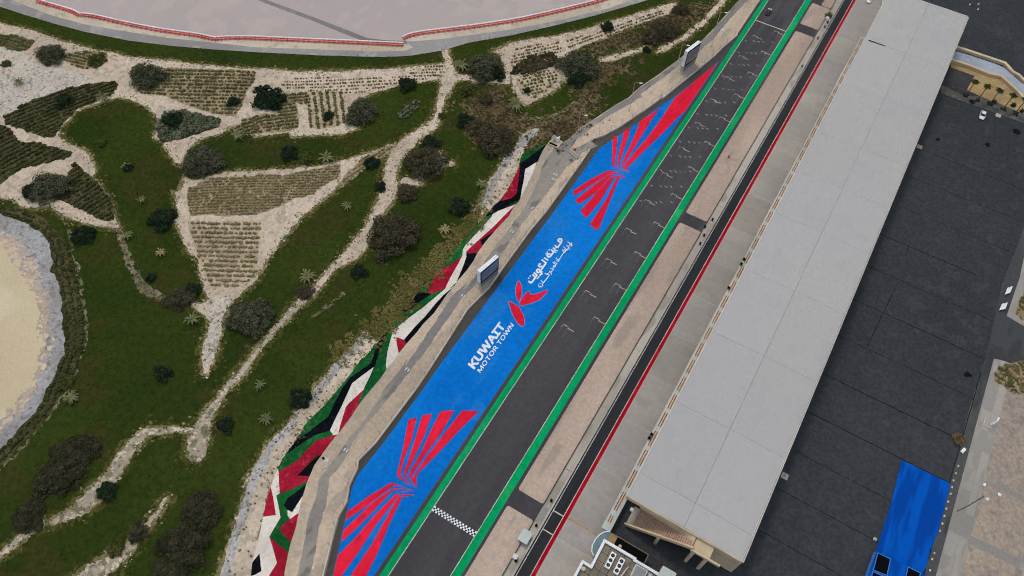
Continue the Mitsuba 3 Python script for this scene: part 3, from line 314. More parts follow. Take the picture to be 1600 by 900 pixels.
'flag_black': [[[-92.75,191.33],[-92.2,186.51],[-91.12,181.2],[-93.18,175.21],[-90.51,169.4],[-89.51,166.62],[-87.44,160.96],[-89.5,156.67],[-90.56,153.57],[-88.86,156.53],[-91.2,152.1],[-92.23,149.69],[-94.04,146.86],[-93.98,153.89],[-93.4,156.16],[-90.45,159.64],[-89.68,162.61],[-93.21,170],[-96.53,176.35],[-95.19,180.74]],[[-87.6,143.51],[-87.77,139.8],[-87.89,135.26],[-89.64,137.01]],[[-91.36,130.25],[-90.27,129.83],[-87.76,131.83],[-87.02,128.24],[-86.82,123.5],[-87.2,117.3],[-88.86,124.17],[-90.08,128.07]],[[-95.9,106.93],[-93.1,108.38],[-91.75,108.75],[-92.79,106.18],[-94.65,99.13],[-95.98,95.42],[-95.87,99.73]],[[-86.8,115.67],[-87.2,111.46],[-86.8,102.63],[-87.49,97.33],[-87.44,93.88],[-87.87,88.13],[-89.45,88.99],[-89.21,94.74],[-88.6,100.09],[-88.46,105.66],[-88.11,110.44]],[[-96.07,90.31],[-95.26,86.49],[-94.11,82.52],[-92.49,77.69],[-92.04,76.74],[-91.84,75.43],[-93.29,70.7],[-94.19,67.36],[-92.13,59.27],[-91.26,55.26],[-90.2,51.07],[-93.39,47.29],[-95.1,42.99],[-96.74,38.24],[-96.94,43.86],[-94.89,48.21],[-95.17,48.41],[-93.49,54.27],[-94.89,59.89],[-95.76,64.42],[-95.96,68.66],[-93.31,76.37],[-93.76,77.32],[-95.24,81.41],[-96.15,84.23]],[[-87.59,43.99],[-87.4,39.88],[-86.4,36.41],[-89.61,34.56],[-89.08,37.46],[-88.65,40.52]],[[-85.63,33.91],[-84.35,30.82],[-84.34,29.94],[-83.76,25.37],[-85.28,25.26],[-87.23,25.88],[-87.54,28.17],[-86.52,30.84]],[[-84.17,11.87],[-80.43,8.39],[-81.27,6.69],[-82.11,5.88],[-84.25,9.09]]],
'flag_red': [[[-96.39,176.26],[-93.55,170.93],[-89.8,162.81],[-90.45,159.64],[-93.38,156.33],[-93.5,161.9],[-94.34,167.58],[-95.08,171.71]],[[-87.59,156.5],[-86.81,152.42],[-87.6,143.51],[-89.75,137.05],[-87.78,135.23],[-87.7,131.87],[-90.27,129.83],[-91.36,130.25],[-90.14,138.33],[-88.94,145.02]],[[-91.5,127.93],[-92.84,122.2],[-95.49,117.66],[-94.96,114.17],[-93.42,109.25],[-93.1,108.38],[-91.77,108.79],[-88.87,113.55],[-88.94,113.88],[-90.07,118.62],[-90.92,124.85]],[[-92.25,88.55],[-89.45,88.99],[-87.87,88.13],[-87.94,83.88],[-90.52,86.41]],[[-89.86,67.56],[-88.38,62.71],[-87.9,61.09],[-87.59,58.25],[-87.47,51.46],[-88.74,54.18],[-90.91,59.64],[-90.95,61.15]],[[-87.68,51.33],[-87.59,43.99],[-88.92,41.76],[-89.61,34.56],[-86.4,36.41],[-86.23,34.73],[-87.84,31.55],[-90.17,28.29],[-90.6,27.86],[-92.73,30.1],[-95.03,32.64],[-92.57,38.13],[-92.3,41.83],[-91.77,46.21],[-88.25,50.25]],[[-94.03,28.03],[-92.11,23.79],[-90.01,20.12],[-87.21,22.4],[-91.33,26.03]],[[-82.19,26.26],[-80.1,22.45],[-78.65,18.61],[-83.98,19.94],[-83.07,23.69]],[[-84.87,16.65],[-77.38,15.98],[-75.04,11.65],[-74.43,10.52],[-73.23,8.3],[-77.05,6],[-77.94,8.41],[-78.29,12.23],[-81.7,14.6]]],
'flag_white': [[[-91.35,180.47],[-89.82,175.57],[-88.68,168.83],[-87.46,162.05],[-89.51,166.62],[-90.51,169.4],[-93.18,175.21]],[[-87.57,157.87],[-91.2,152.1],[-92.23,149.69],[-91.89,148.46],[-93.04,132.22],[-92.73,130.15],[-91.5,127.93],[-90.92,124.85],[-89.91,117.76],[-89.11,113.54],[-88.77,113.52],[-89.46,110.08],[-90.98,102.97],[-92.73,96.97],[-94.46,89.99],[-92.91,86.22],[-91.18,82.23],[-89.08,78.55],[-88.13,77.5],[-89,78.6],[-87.93,77.3],[-87.71,81.86],[-87.48,78.71],[-87.94,83.88],[-90.52,86.41],[-92.25,88.55],[-89.45,88.99],[-89.21,94.74],[-88.6,100.09],[-88.46,105.66],[-88.11,110.44],[-86.8,115.67],[-87.72,113.24],[-87.2,117.3],[-88.86,124.17],[-90.08,128.07],[-91.45,130.2],[-90.14,138.33],[-88.94,145.02],[-88.46,150.33],[-87.66,156.62]],[[-91.84,75.43],[-90.93,72.15],[-90.12,68.27],[-89.86,67.56],[-90.95,61.15],[-90.91,59.64],[-88.74,54.18],[-87.47,51.46],[-88.35,50.37],[-90.2,51.07],[-91.26,55.26],[-92.13,59.27],[-94.19,67.36],[-93.29,70.7]],[[-95.81,33.2],[-95.03,32.64],[-92.73,30.1],[-90.6,27.86],[-91,26.79],[-88.91,25.19],[-85.76,22.54],[-84.87,16.65],[-81.7,14.6],[-78.29,12.23],[-77.94,8.41],[-77.05,6],[-81.09,3.56],[-82.11,5.88],[-81.27,6.69],[-80.43,8.39],[-84.17,11.87],[-84.25,9.09],[-87.41,15.49],[-90.01,20.12],[-87.21,22.4],[-91.33,26.03],[-94.03,28.03],[-95.08,31.06]],[[-84.24,30.34],[-82.19,26.26],[-83.07,23.69],[-84.28,24.08],[-85.28,25.26],[-83.76,25.37]]],
'feather': [[[-72,208.56],[-70.65,210.16],[-67.65,203.29],[-64.46,194.82],[-65.6,194.99],[-69.11,202.37]],[[-69.74,214.25],[-68.28,217.19],[-66.83,212.43],[-64.92,203.78],[-63.25,196.16],[-63.67,195.31],[-65.33,199.91],[-67.58,207]],[[-66.57,222.62],[-62.86,233.71],[-62.91,226.34],[-62.52,216.38],[-61.66,197.16],[-62.34,196.44],[-63.5,203.46],[-64.79,213.09]],[[-60.01,243.19],[-56.56,258.52],[-52.51,276.1],[-51.66,261.61],[-52.01,248.92],[-51.86,247.2],[-52.54,240.74],[-54.1,234.48],[-55.71,221.91],[-58.02,208.71],[-59.93,196.18],[-61.21,196.43],[-61.12,204.65],[-60.18,215.04],[-59.79,227.98],[-60.02,238.02]],[[-72.25,175.26],[-69.32,184.14],[-65.41,191.92],[-63.94,191.95],[-66.56,184.51],[-70.65,173.48]],[[-69.47,171.93],[-66.99,181.55],[-64.05,191.19],[-63.04,191.13],[-64.2,179.95],[-67.08,170.62]],[[-65.23,168.24],[-64.2,179.95],[-62.89,189.86],[-61.82,189.5],[-61.05,176.65],[-61.85,166.21]],[[-59.34,164.33],[-59.58,177.56],[-61,190.01],[-60.27,191.49],[-57.22,173.86],[-55.41,163.85],[-55.94,163.52]],[[-71.75,66.42],[-70,68.43],[-67.29,62.12],[-65.57,55.63],[-63.56,50.57],[-64.5,50.17],[-67.47,57.31]],[[-68.88,69.86],[-66.69,71.96],[-64.66,65.55],[-63.29,58.43],[-62.14,51.78],[-63.04,51.57],[-65.34,59.33]],[[-64.81,73.98],[-61.3,76.58],[-60.55,68.43],[-60.81,59.94],[-60.52,53.45],[-60.58,52.04],[-61.63,52.44],[-62.4,59.69],[-63.86,67.51]],[[-59.16,77.7],[-54.57,80.31],[-56.35,71.73],[-57.76,62.16],[-59.38,53.8],[-58.98,51.98],[-59.92,52.09],[-60.13,58.94],[-59.77,67.8]],[[-70.31,33.85],[-67.37,41.69],[-64.53,47.42],[-62.16,48.13],[-63.39,46.98],[-67.01,36.81],[-69.25,31.42]],[[-67.97,28.97],[-65.59,40.41],[-62.95,46.37],[-61.38,47.04],[-62.8,45.58],[-64.79,32.79],[-66.46,25.98]],[[-65.05,22.62],[-63.84,28.86],[-63.01,36.92],[-61.3,45.78],[-60.33,45.57],[-60.97,34.72],[-60.63,26.76],[-60.7,18.82],[-60.31,15.56],[-61.91,14.59],[-62.71,17.61]],[[-58.68,20.04],[-58.75,30.1],[-59.85,40.38],[-60.28,45.21],[-59.22,45.45],[-57.92,37.71],[-55.78,28.23],[-54.91,22.32],[-54.18,19.27],[-58.45,16.69]]],
'barb': [[[-65.63,194.86],[-64.53,194.85],[-61.24,193.45]],[[-63.49,195.37],[-63.08,195.63],[-60.39,194.34]],[[-62.14,196.58],[-61.59,196.77],[-58.62,194.69]],[[-60.77,196.22],[-60,196.4],[-57.85,194.87]],[[-65.12,192.14],[-65.44,191.49],[-61.43,192.54]],[[-63.88,191.4],[-63.97,190.29],[-60.48,192.78]],[[-62.2,190.2],[-62.24,188.99],[-59.59,192.73]],[[-60.56,191.22],[-60.6,190.01],[-58.25,192.61]],[[-64.27,49.93],[-63.47,50.55],[-59.37,49.49]],[[-62.78,51.22],[-62.24,51.55],[-58.84,49.82]],[[-61.49,52.14],[-60.27,52.24],[-57.18,49.83]],[[-59.84,51.99],[-59.15,52.66],[-57.21,50.06]],[[-64.24,47.29],[-63.52,47.73],[-59.42,48.47]],[[-62.82,46.4],[-62.31,46.76],[-58.4,48.83]],[[-61,46.01],[-60.29,46.44],[-57.74,48.99]],[[-59.92,45.92],[-59.19,45.62],[-56.44,48.03]]],
'logo': [[[-68.99,129.31],[-67.6,128.42],[-65.97,126.47],[-64.99,124.33],[-64.57,122.54],[-64.23,121.4],[-65.55,122.28],[-67.15,124.02],[-68.31,126.07],[-68.91,127.96]],[[-63.29,120.29],[-64.13,121.8],[-64.32,124.06],[-64.11,127.1],[-63.22,127.3],[-62.92,126.29],[-61.9,126.75],[-60.31,128.42],[-59.21,130.47],[-58.16,131.64],[-58.27,128.82],[-58.93,126.02],[-60.1,124.11],[-61.4,122.46]],[[-67.82,119.79],[-66.62,120.26],[-64.58,120.17],[-63.06,119.76],[-60.98,118.38],[-59.27,116.79],[-58.34,115.07],[-58.36,113.92],[-59.74,113.89],[-62.1,115.05],[-64.72,117.07],[-66.3,118.77]]],
'txt': {'KUWAIT':[[-63.75,91.81],[-63.38,111.11],[-66.49,92.24]],'MOTOR TOWN':[[-61.3,91.76],[-61.09,112.87],[-62.79,92.11]]},
'arabic_bold': [[[-64.61,152.57],[-64.49,152.1],[-64.62,151.69],[-64.95,151.48],[-65.35,151.56],[-65.67,151.9],[-65.8,152.37],[-65.67,152.78],[-65.33,152.99],[-64.93,152.91],[-64.61,152.57]],[[-64.32,151.96],[-64.29,150.46],[-64.33,149.32],[-64.37,148.83]],[[-64.33,148.85],[-64.86,148.86],[-65.63,149.39]],[[-65.73,148.05],[-64.5,147.64],[-64.54,146.61],[-64.59,144.36]],[[-65.87,146.96],[-64.73,146.49]],[[-64.75,144.59],[-64.64,144.16],[-64.76,143.77],[-65.07,143.57],[-65.46,143.65],[-65.76,143.96],[-65.88,144.4],[-65.76,144.79],[-65.44,144.98],[-65.06,144.91],[-64.75,144.59]],[[-66.28,142.45],[-64.47,142.26]],[[-66.61,141.27],[-64.56,140.9],[-64.54,139.38],[-64.55,137.11]],[[-66.51,138.81],[-65.98,139.62]],[[-66.45,138.52],[-65.56,138.19],[-64.95,138.96]],[[-64.68,136.7],[-64.57,136.28],[-64.69,135.9],[-65,135.71],[-65.38,135.78],[-65.69,136.08],[-65.8,136.51],[-65.68,136.89],[-65.37,137.08],[-64.99,137.01],[-64.68,136.7]],[[-64.56,136.3],[-64.05,136.77],[-63.58,135.94],[-63.89,134.95]],[[-65.89,134.9],[-64.66,134.57],[-64.69,133.5],[-64.68,131.45],[-64.86,130.64],[-65.73,130.8]],[[-66.17,134.02],[-64.69,133.5]]],
'arabic_dot': [[[-66.39,146.47]],[[-66.53,144.38]],[[-66.44,145.17]],[[-63.87,146.69]],[[-63.79,147.64]],[[-63.81,134.27]],[[-63.83,133.49]],[[-66.5,132.99]],[[-66.5,131.91]]],
'arabic_thin': [[[-62.49,153.1],[-61.12,152.86],[-61.23,151.85]],[[-61.09,153.45],[-60.41,152.53],[-60.6,151.9]],[[-61.98,151.55],[-60.84,151.15],[-60.89,149.54]],[[-62.54,150.3],[-61.19,149.86],[-61.21,148.68]],[[-61.11,149.07],[-61.02,148.73],[-61.12,148.43],[-61.36,148.28],[-61.66,148.34],[-61.89,148.59],[-61.98,148.93],[-61.88,149.23],[-61.64,149.38],[-61.34,149.32],[-61.11,149.07]],[[-61.36,148.25],[-61.37,146.58],[-61.23,144.2]],[[-61.16,144.31],[-61.09,144.03],[-61.17,143.77],[-61.37,143.65],[-61.62,143.69],[-61.82,143.9],[-61.89,144.18],[-61.81,144.44],[-61.61,144.56],[-61.36,144.51],[-61.16,144.31]],[[-62.36,142.85],[-61.01,142.63]],[[-62.58,142.31],[-61.13,142.04],[-61.12,140.94]],[[-61.06,141.3],[-60.99,141.06],[-61.07,140.84],[-61.25,140.73],[-61.46,140.77],[-61.64,140.95],[-61.7,141.19],[-61.63,141.41],[-61.45,141.52],[-61.23,141.48],[-61.06,141.3]],[[-62.02,139.54],[-61.51,140.12],[-60.9,139.85],[-61.07,138.77],[-61.75,138.36]],[[-61.75,138.36],[-61.12,137.94],[-60.7,138.11],[-60.5,137.52]],[[-62.61,136.8],[-61.85,136.69],[-61.01,137.05],[-61.02,135.45],[-61.14,132.94]],[[-61.85,136.69],[-61.7,137.58]],[[-62.3,133.39],[-61.1,132.96]],[[-61.39,132.38],[-60.82,132],[-60.98,131.06],[-61.55,130.71],[-62.06,131.02]]],
'arabic_thin_dot': [[[-60.25,150.68]],[[-60.38,150.29]],[[-62.3,149]],[[-62.45,144.37]],[[-62.41,144.78]],[[-62.29,131.57]],[[-62.08,132.23]]],
'lot_edge': [[[82.14,320.13],[79.51,249.75],[78.79,233.18],[77.92,218.44],[78.46,201.22],[79.34,190.02],[79.64,175.31],[78.77,172.98],[78.62,159.76],[78.96,145.06],[79.21,134.22],[79.13,120.03],[79.27,103.4],[79.13,93.46]]],
'lane_edge': [[[95.61,279.36],[81.87,243.05],[82.64,224.57],[81.9,207.37],[81.01,202.79],[81.78,174.82],[81.56,161.55],[81.81,146.8],[81.87,135.07],[81.74,119.45],[82.13,105.13],[81.93,95.15]]],
'pave_mid': [[[85.52,237.35],[85.47,223.1],[84.63,208.04],[84.5,176.48],[84.79,163.52],[85.23,148.88],[85.49,137.27],[85.93,119.85],[86.3,107.64],[86.26,97.76]]],
'pave_edge': [[[88.56,236.99],[87.79,220.3],[86.73,206.31],[86.61,177.77],[87.43,165.13],[87.8,150.44],[87.99,138.79],[88.07,121.14],[88.13,108.75],[88.3,98.99]]],
'junction': [[[79.28,200.73],[82.28,203.57],[87.18,202.61],[94.08,200.36],[95.64,191.23],[89.1,189.7],[79.62,186.39],[79.08,192.42]]],
'junction_dark': [[[79.62,186.39],[79.64,190.84],[88.73,191.67],[95.45,192.35],[96.02,189],[89.61,186.91],[81.55,186]]],
'bed_round': [[[89.69,226.06],[85.24,218.37],[84.08,214.18],[84.23,210.84],[84.37,207.54],[85.98,206.52],[90.23,206.47],[94.56,208.47],[91.44,227.14]]],
'bed_low': [[[82.63,179.57],[83.5,183.16],[86.14,186.02],[89.61,189.39],[95.64,191.23],[97.7,179.22],[91.52,176.62],[88.13,175.72],[87.02,176.83],[83.48,176.46]]],
'cross_pave': [[[87.13,142.91],[92.87,142.52],[99.21,141.8],[102.88,141.78],[103.35,139.09],[99.51,140.11],[92.65,140.48],[86.93,140.84]],[[86.72,121.75],[94.48,122.2],[102.76,122.35],[106.15,123.03],[106.73,119.65],[103.26,119.58],[93.92,119.08],[86.74,118.92]]],
'ramp': [[[34.32,336.75],[41,337.07],[51.24,337.39],[54.73,336.93],[58.65,334.12],[61.52,332.21],[64.88,329.92],[70.69,327.06],[72.13,318.76],[66.42,321.51],[65.17,321.44],[62.62,324.13],[58.3,327.24],[54.42,329.96],[49.61,328.78],[41.8,329.5],[34.56,329.13],[33.11,329.75]]],
'ramp_wall': [[[32.73,338.9],[34.53,338.7],[45.33,339.04],[54.5,339.22],[58.68,335.04],[61.08,334.54],[64.58,331.57],[70.57,327.71]],[[33.32,328.88],[34.64,328.79],[41.88,329.1],[49.68,328.45],[54.69,329.68],[58.59,326.83],[62.9,323.73],[65.42,321.17],[67.82,320.27],[72.29,317.82]]],
'bed_palm': [[[33.88,328.31],[41.94,328.84],[49.7,328.32],[54.53,329.43],[58.43,326.58],[62.74,323.49],[65.26,320.93],[72.35,317.51],[74.06,307.64],[68.14,312.09],[58.61,313.06],[49.94,313.27],[44.17,313.95],[45.13,324.98],[35.12,324.83]]],
'block_pave': [[[35.52,325],[45.13,324.98],[44.1,314.26],[44.07,309.71],[36.73,310.7],[34.07,311.21],[35.22,317.09]]],
'palm_pave': [[[34.07,311.21],[36.73,310.7],[44.03,309.9],[49.94,313.27],[58.61,313.06],[68.14,312.09],[73.43,311.3],[74.33,306.13],[69.14,306.57],[37.83,306],[35.35,305.86]]],
'blue_mat': [[[64.37,134.08],[79.13,134.37],[79.47,117],[78.81,111.32],[78.94,105.9],[78.28,102.8],[78.04,99.99],[65.44,92.38],[65.4,95.01],[65.31,100.38],[65.32,118.09]]],
'blue_booth': [[[64.87,102.02],[79.27,102.63],[79.14,98.48],[65.29,90.12],[64.65,93.93]]],
'skylight': [[[65.21,101.68],[68.89,101.86],[69.27,96.72],[65.43,96.26]],[[65.42,95.86],[69.04,96.27],[69.19,94.04],[65.72,91.94]],[[73.64,102.3],[77.19,102.44],[77.16,98.85],[73.89,96.87]]],
'seam_y': [234.47,217.27,200.44,183.81,166.95,150.15,134.48,119.69,105.78,91.19],
'seam_x': [[44.83,217.22,44.97,212.25],[45.67,199.59,43.86,167.76]],
'roof_y': [305.66,241.76,194.77,166.35,83.8],
'roof_x': [15.69,16.24,15.17,15.66,14.35,14.37,14.25,14.16,14.28],
'bay': [194.61,188.32,180.99,172.49,72.29,80.36,87.97,95.05,102.67,109.37,116.42],
'whiteboard': [[[79.16,213.04],[79.37,216.45],[80.86,218.28],[80.65,215.07]],[[78.76,205.33],[79.08,208.58],[80.72,210.21],[80.56,207.12]]],
'stain': [[67.39,299.57],[40.64,277.72],[58.73,285.72],[75.15,174.83]],
'crack': [[82.8,126.85],[85.42,130.43],[88.66,135.62]],
'boom': [[-28.17,223.16],[-22.32,224.28]],
'gridrow': [[-42.96,295.5],[-37.91,298.94],[-48.15,292.44],[-41.18,286.64],[-39.37,287.79],[-43.01,277.52],[-37.84,280.79],[-41.04,268.56],[-39.46,269.56],[-48.24,184.45],[-41.37,188.56],[-38.02,190.81],[-44.97,222.4],[-48.29,220.44],[-41.56,224.66],[-46.37,211.47],[-41.52,214.5],[-39.58,215.72],[-45.2,204.33],[-43.13,205.62],[-41.38,206.72],[-46.43,229.63],[-42.77,231.93],[-48.09,256.19],[-44.62,258.37],[-43.06,259.36],[-41.15,260.56],[-37.85,262.64]],
'pitbox': [[-21.4,190.15],[-22.48,185.57],[-21.24,181.75],[-20.94,177.47],[-21.22,67.27],[-21.35,58.69],[-21.35,47.18],[-21.08,311.55],[-20.95,289.87],[-20.82,324.73],[-20.97,321.04]],
'pitwhite': [[-22.04,47.93],[-21.84,326.5]],
'hut': [[-22.41,53.92]],
'pitbush': [[-21.88,330.13]],
'lamp': [[-73.05,225.62],[-85.48,204.07],[-68.63,266.03],[-63.63,297.61],[-59.7,281.42]],
'verge_white': [[-81.8,178.73],[-81.15,176.26],[-80.99,159.91],[-81.95,146.24],[-80.99,159.8],[-81.88,113.59],[-81.92,80.41],[-82.05,48.43],[-68.93,16.84],[-68.47,16.27]],
'lotwhite': [[32.11,374.54],[35.53,377.14],[36.21,372.95]],
'lotbox': [[35.34,269.49],[58.98,305.24],[35.33,110.47],[64.16,106.09]],
'litter': [[88.07,139.36],[92.49,138.61],[89.69,135.22]],
'kerbdots': [[79.86,141.19],[79.76,138.48],[79.66,135.8],[79.77,133.45],[79.89,131.13],[79.82,128.38],[79.85,125.89],[79.87,123.42],[79.93,120.83],[79.83,118.35],[79.97,111.05],[79.85,109.05],[80.09,105.64]],
'whitebox': [[80.31,216.73],[80.08,208.59]],
'busht': [[77.83,150.06]],
'palmbase': [[44.58,310.25],[49.56,310.18],[54.44,310.43],[59.95,310.4],[64.81,310.34]],
'lotbush': [[63.2,314.55],[66.92,313.05],[47.83,307.68],[55.82,312.71]],
'gate': [[-83.45,192.59],[-78.51,190.87]],
'gatepoint': [[-81.64,194.39],[-80.24,188.6]],
'perch': [[-89.66,194.39]],
'wallbox': [[-85.33,41.84]],
'board1': [[-80.57,119.75],[-79.33,131.37]],
'board2': [[-64.04,257.45],[-61.59,267.12]],
'car_lot': [[53.37,304.04],[53.04,298.22]],
'car_apron': [[-9.48,353.9],[-9.18,348.17]],
'car_track': [[-46.69,318.41],[-46.15,315.06]],
'trees': [[-296.29,123.21,5.35,'grey','round_tree','round grey green tree at the left end of the sand below the curved grass band'],[-251.91,134.94,6.75,'grey','round_tree','round grey green tree at the left end of the oblong shrub plot'],[-270.17,106.93,3.64,'dark','bush','dark green bush standing in the upper dark striped plot on the left'],[-201.17,150.88,6.62,'dark','round_tree','dark round tree right of the oblong shrub plot'],[-212.56,143.03,2.44,'dark','bush','small dark bush at the right end of the oblong shrub plot'],[-199.56,111.93,7.37,'grey','round_tree','round grey tree on the lawn beside the forked sand path, left of the triangular plot'],[-238.22,72.59,6.92,'grey','round_tree','large grey bush above the dark plot near the left edge'],[-242.67,67.81,3.33,'dark','bush','dark bush touching the left side of the large grey bush near the left edge'],[-224.95,122.15,3.58,'dark','bush','dark bush inside the patch of low grey green bushes'],[-221.6,94.97,2.05,'dark','bush','small dark bush in the middle of the oval lawn'],[-277.83,131.28,3.55,'olive','bush','olive bush in the small plot beside the upper left round tree'],[-240.54,98.66,2.33,'olive','bush','small olive bush near the left rim of the oval lawn'],[-158.53,189.01,3.5,'dark','bush','compact dark green bush at the end of the curving sandy plot'],[-164.63,165.36,6.32,'grey','round_tree','round grey tree at the right of the short upright shrub rows'],[-174.94,157.32,2.17,'dark','bush','small dark bush among the short upright shrub rows'],[-136.34,214.47,6.91,'grey','round_tree','round grey tree where the narrow sand path leaves the curved road'],[-131.17,213.84,4.06,'dark','bush','dark green bush pressed against the right of the tree by the narrow sand path'],[-135.26,200.66,3.25,'olive','bush','olive bush at the top corner of the brown bare earth'],[-126.98,184.37,3.14,'dark','bush','dark bush on the lawn edge below the brown bare earth'],[-110.26,180.83,7.61,'brown','round_tree','broad brownish tree on the bare earth left of the flag coloured strip end'],[-120.61,183.5,4.33,'brown','bush','brown shrub leaning on the upper left of the broad brownish tree'],[-126.77,156.15,7.65,'brown','round_tree','large brownish round tree right of the widest sand path'],[-131.51,166.36,3.54,'dark','bush','dark green bush on the upper rim of the brownish tree by the widest sand path'],[-144.95,146.28,3,'dark','bush','dark bush at the point of the narrow wedge of shrub rows'],[-135.03,138.07,2.03,'dark','bush','small dark bush left of the widest sand path'],[-124.53,140.84,3.82,'brown','bush','brown bush just above the largest round tree'],[-116.91,121.31,8.66,'brown','round_tree','largest brown round tree on the lawn beside the sand path'],[-104.41,145.04,3.78,'dark','bush','dark bush on the lawn right of the largest round tree'],[-118.17,102.82,2.72,'dark','bush','dark bush on the lawn below the largest round tree'],[-128.69,86.21,3.07,'brown','bush','brown bush under the palm beside the diagonal sand path'],[-137.06,68.35,7.21,'grey','round_tree','large grey green tree beside the sandy point of the triangular plot'],[-210.3,63.54,4.06,'dark','bush','dark bush where the gravel track meets the lawn near the sand basin'],[-192.54,83.65,4.35,'dark','bush','dark bush on the lawn left of the triangular plot'],[-177.93,63.35,1.86,'dark','bush','small dark bush on the lawn beside the stony track'],[-147.53,38.5,2.67,'dark','bush','dark bush alone in the middle of the lower left lawn'],[-162.64,62.8,4.07,'brown','bush','brown scrub where the stony track fades near the sandy point'],[-161.76,66.79,2.86,'dark','bush','dark scrub just right of the brown scrub by the sandy point'],[-165.55,59.15,2.43,'brown','bush','low brown scrub at the lower end of the stony track'],[-149.94,5.31,6.44,'thicket','thicket','brown thicket on the lower left lawn, its upper half'],[-149,-2.25,5.98,'thicket','thicket','brown thicket on the lower left lawn, its lower half'],[-146.9,-14.47,4.44,'thicket','thicket','brown thicket at the left edge of the photo below the small path'],[-133.3,2.72,2.79,'dark','bush','very dark bush standing on the sand path at lower left'],[-106.3,12.1,5.69,'thicket','thicket','upper part of the long grey thicket left of the sand strip'],[-103.14,2.41,6.38,'thicket','thicket','lower part of the long grey thicket left of the sand strip'],[-101.22,-5.37,4.28,'thicket','thicket','lowest part of the long grey thicket at the bottom edge'],[-118.9,-8.02,2.34,'olive','bush','olive bush beside the lowest short sand path'],[-116.82,-1.64,2.54,'brown','bush','brown bush above the lowest short sand path'],[-104.64,54.13,3.38,'dark','bush','dark bush on the edge of the gravel strip beside the flag coloured strip'],[-118.31,35.69,2.57,'dark','bush','dark low bush right of the sandy patch end'],[-103.35,237.38,7.48,'grey','round_tree','broad grey tree right of the dotted sandy patch'],[-99.36,229.12,3.54,'dark','bush','dark green bush in front of the broad grey tree'],[-104.88,267.46,2.95,'dark','bush','small dark round bush on the top grass band'],[-81.52,279.07,6.18,'brown','round_tree','dark brown scrubby tree near the top of the photo'],[-84.72,271.44,4.53,'brown','bush','brown scrub at the left foot of the scrubby tree near the top'],[-83.07,263.13,1.83,'dark','bush','tiny dark bush at the end of the upper sand path'],[-114.71,213.14,1.75,'dark','bush','tiny dark bush in the dotted sandy patch'],[-81.35,296.83,3.85,'brown','bush','brown scrub at the very top between lawn and earth'],[-174.5,132.94,3.72,'dark','bush','dark low bush on the lawn above the triangular plot'],[-168.12,134.25,2.78,'olive','bush','olive low bush right of the dark one above the triangular plot'],[-171.49,20.4,2.64,'olive','bush','olive bush on the outer rim of the basin bank'],[-308.63,109.91,2.01,'olive','bush','tiny bush at the left end of the top sand'],[-125.76,199.01,2.47,'brown','bush','brown clump on the bare earth under the narrow path tree'],[-136.44,181.78,1.7,'olive','bush','tiny olive bush left of the narrow sand path']],
'palms': [[-294.37,105.04,2.39,'small palm on the stony sand at upper left'],[-257.76,116.54,3.14,'palm at the top of the oval lawn'],[-197.68,129.75,2.79,'palm on the lawn below the oblong shrub plot'],[-145.37,210.38,3.57,'bushy palm left of the tree by the narrow sand path'],[-160.78,138.46,3.24,'pale palm right of the triangular plot top'],[-102.97,159.23,2.44,'pale palm beside the gravel left of the flag strip top'],[-113.27,202.28,3.7,'olive palm on the grass below the dotted sandy patch'],[-131.69,91.32,3.35,'pale palm beside the diagonal sand path'],[-102.89,133.79,2.57,'straw coloured palm on the dry verge'],[-139.67,123.91,2.14,'small pale palm on the lawn left of the largest tree'],[-205.72,86.38,1.9,'small pale palm on the lawn right of the dark plot'],[-182.23,72.54,2.04,'pinkish palm on the lawn left of the triangular plot'],[-197.73,71.87,2.07,'faint palm on the lawn beside the gravel track'],[-153.27,58.08,2.79,'palm left of the sandy point of the triangular plot'],[-165.17,17.59,2.41,'pale palm on the outer slope of the basin bank'],[-109.01,43.61,2.18,'pale palm right of the lower sandy patch'],[-118.2,51.49,2.04,'pale palm on the lawn above the sand strip bend'],[-222.7,95.09,1.96,'faint palm beside the small bush of the oval lawn']],
}

U = lambda n: unary_union([P(p) for p in W[n]])
def ground(key, g, p, z, label=None, kind='structure'):
    k = put(key, sheet(g, z), p)
    return tag(k, label, kind=kind)

# ---------------------------------------------------------------- the ground, left of the track
ground('ground', sbox(-2500, -2500, 2500, 2500), 'desert', -.12)
lawn = P([(-430, -120), (-430, 150), (-330, 165), (-150, 240), (-95, 330), (-60, 360), (-58, 300), (-70, 220), (-75, 120), (-72, 40), (-85, -120)])
ground('lawn', lawn, 'lawn', 0)
rr = np.random.default_rng(3)
sand_core = unary_union([P(p) for p in W['sand']] + [ribbon(s) for s in W['sand_stroke']])
worn = unary_union([ribbon(s) for s in W['sand_stroke'][1:5]])
fine_edge = lambda g, seed: ragged(ragged(g, .9, .16, seed=seed), .55, .9, .5, seed=seed + 40)
sand = fine_edge(sand_core, 1)
sand = sand.union(speckle(sand, 1600, .08, .4, .9, 5)).difference(speckle(sand, 2200, .08, .45, 1.0, 6))
mixed = fine_edge(sand_core.buffer(.8), 2)
mixed = mixed.union(speckle(mixed, 2200, .1, .5, 1.0, 27)).difference(speckle(mixed, 1400, .1, .5, .8, 28))
fringe = fine_edge(sand_core.buffer(2.2), 4)
fringe = fringe.union(speckle(fringe, 1600, .15, .7, 1.5, 7)).difference(speckle(fringe, 1600, .15, .7, 1.0, 17))
earth = ragged(unary_union([P(p) for p in W['earth']]), 3.0, .12, seed=2)
earth = earth.union(speckle(earth, 500, .3, 1.6, 2.5, 8)).difference(speckle(earth, 500, .3, 1.6, 2.0, 18))
dry = ragged(P(W['drygrass'][0]), 2.2, .2, seed=3)
dry = dry.union(speckle(dry, 400, .3, 1.5, 2.5, 9))
ground('dry_grass_fringe', fringe.intersection(lawn), 'lawn_dry', .008)
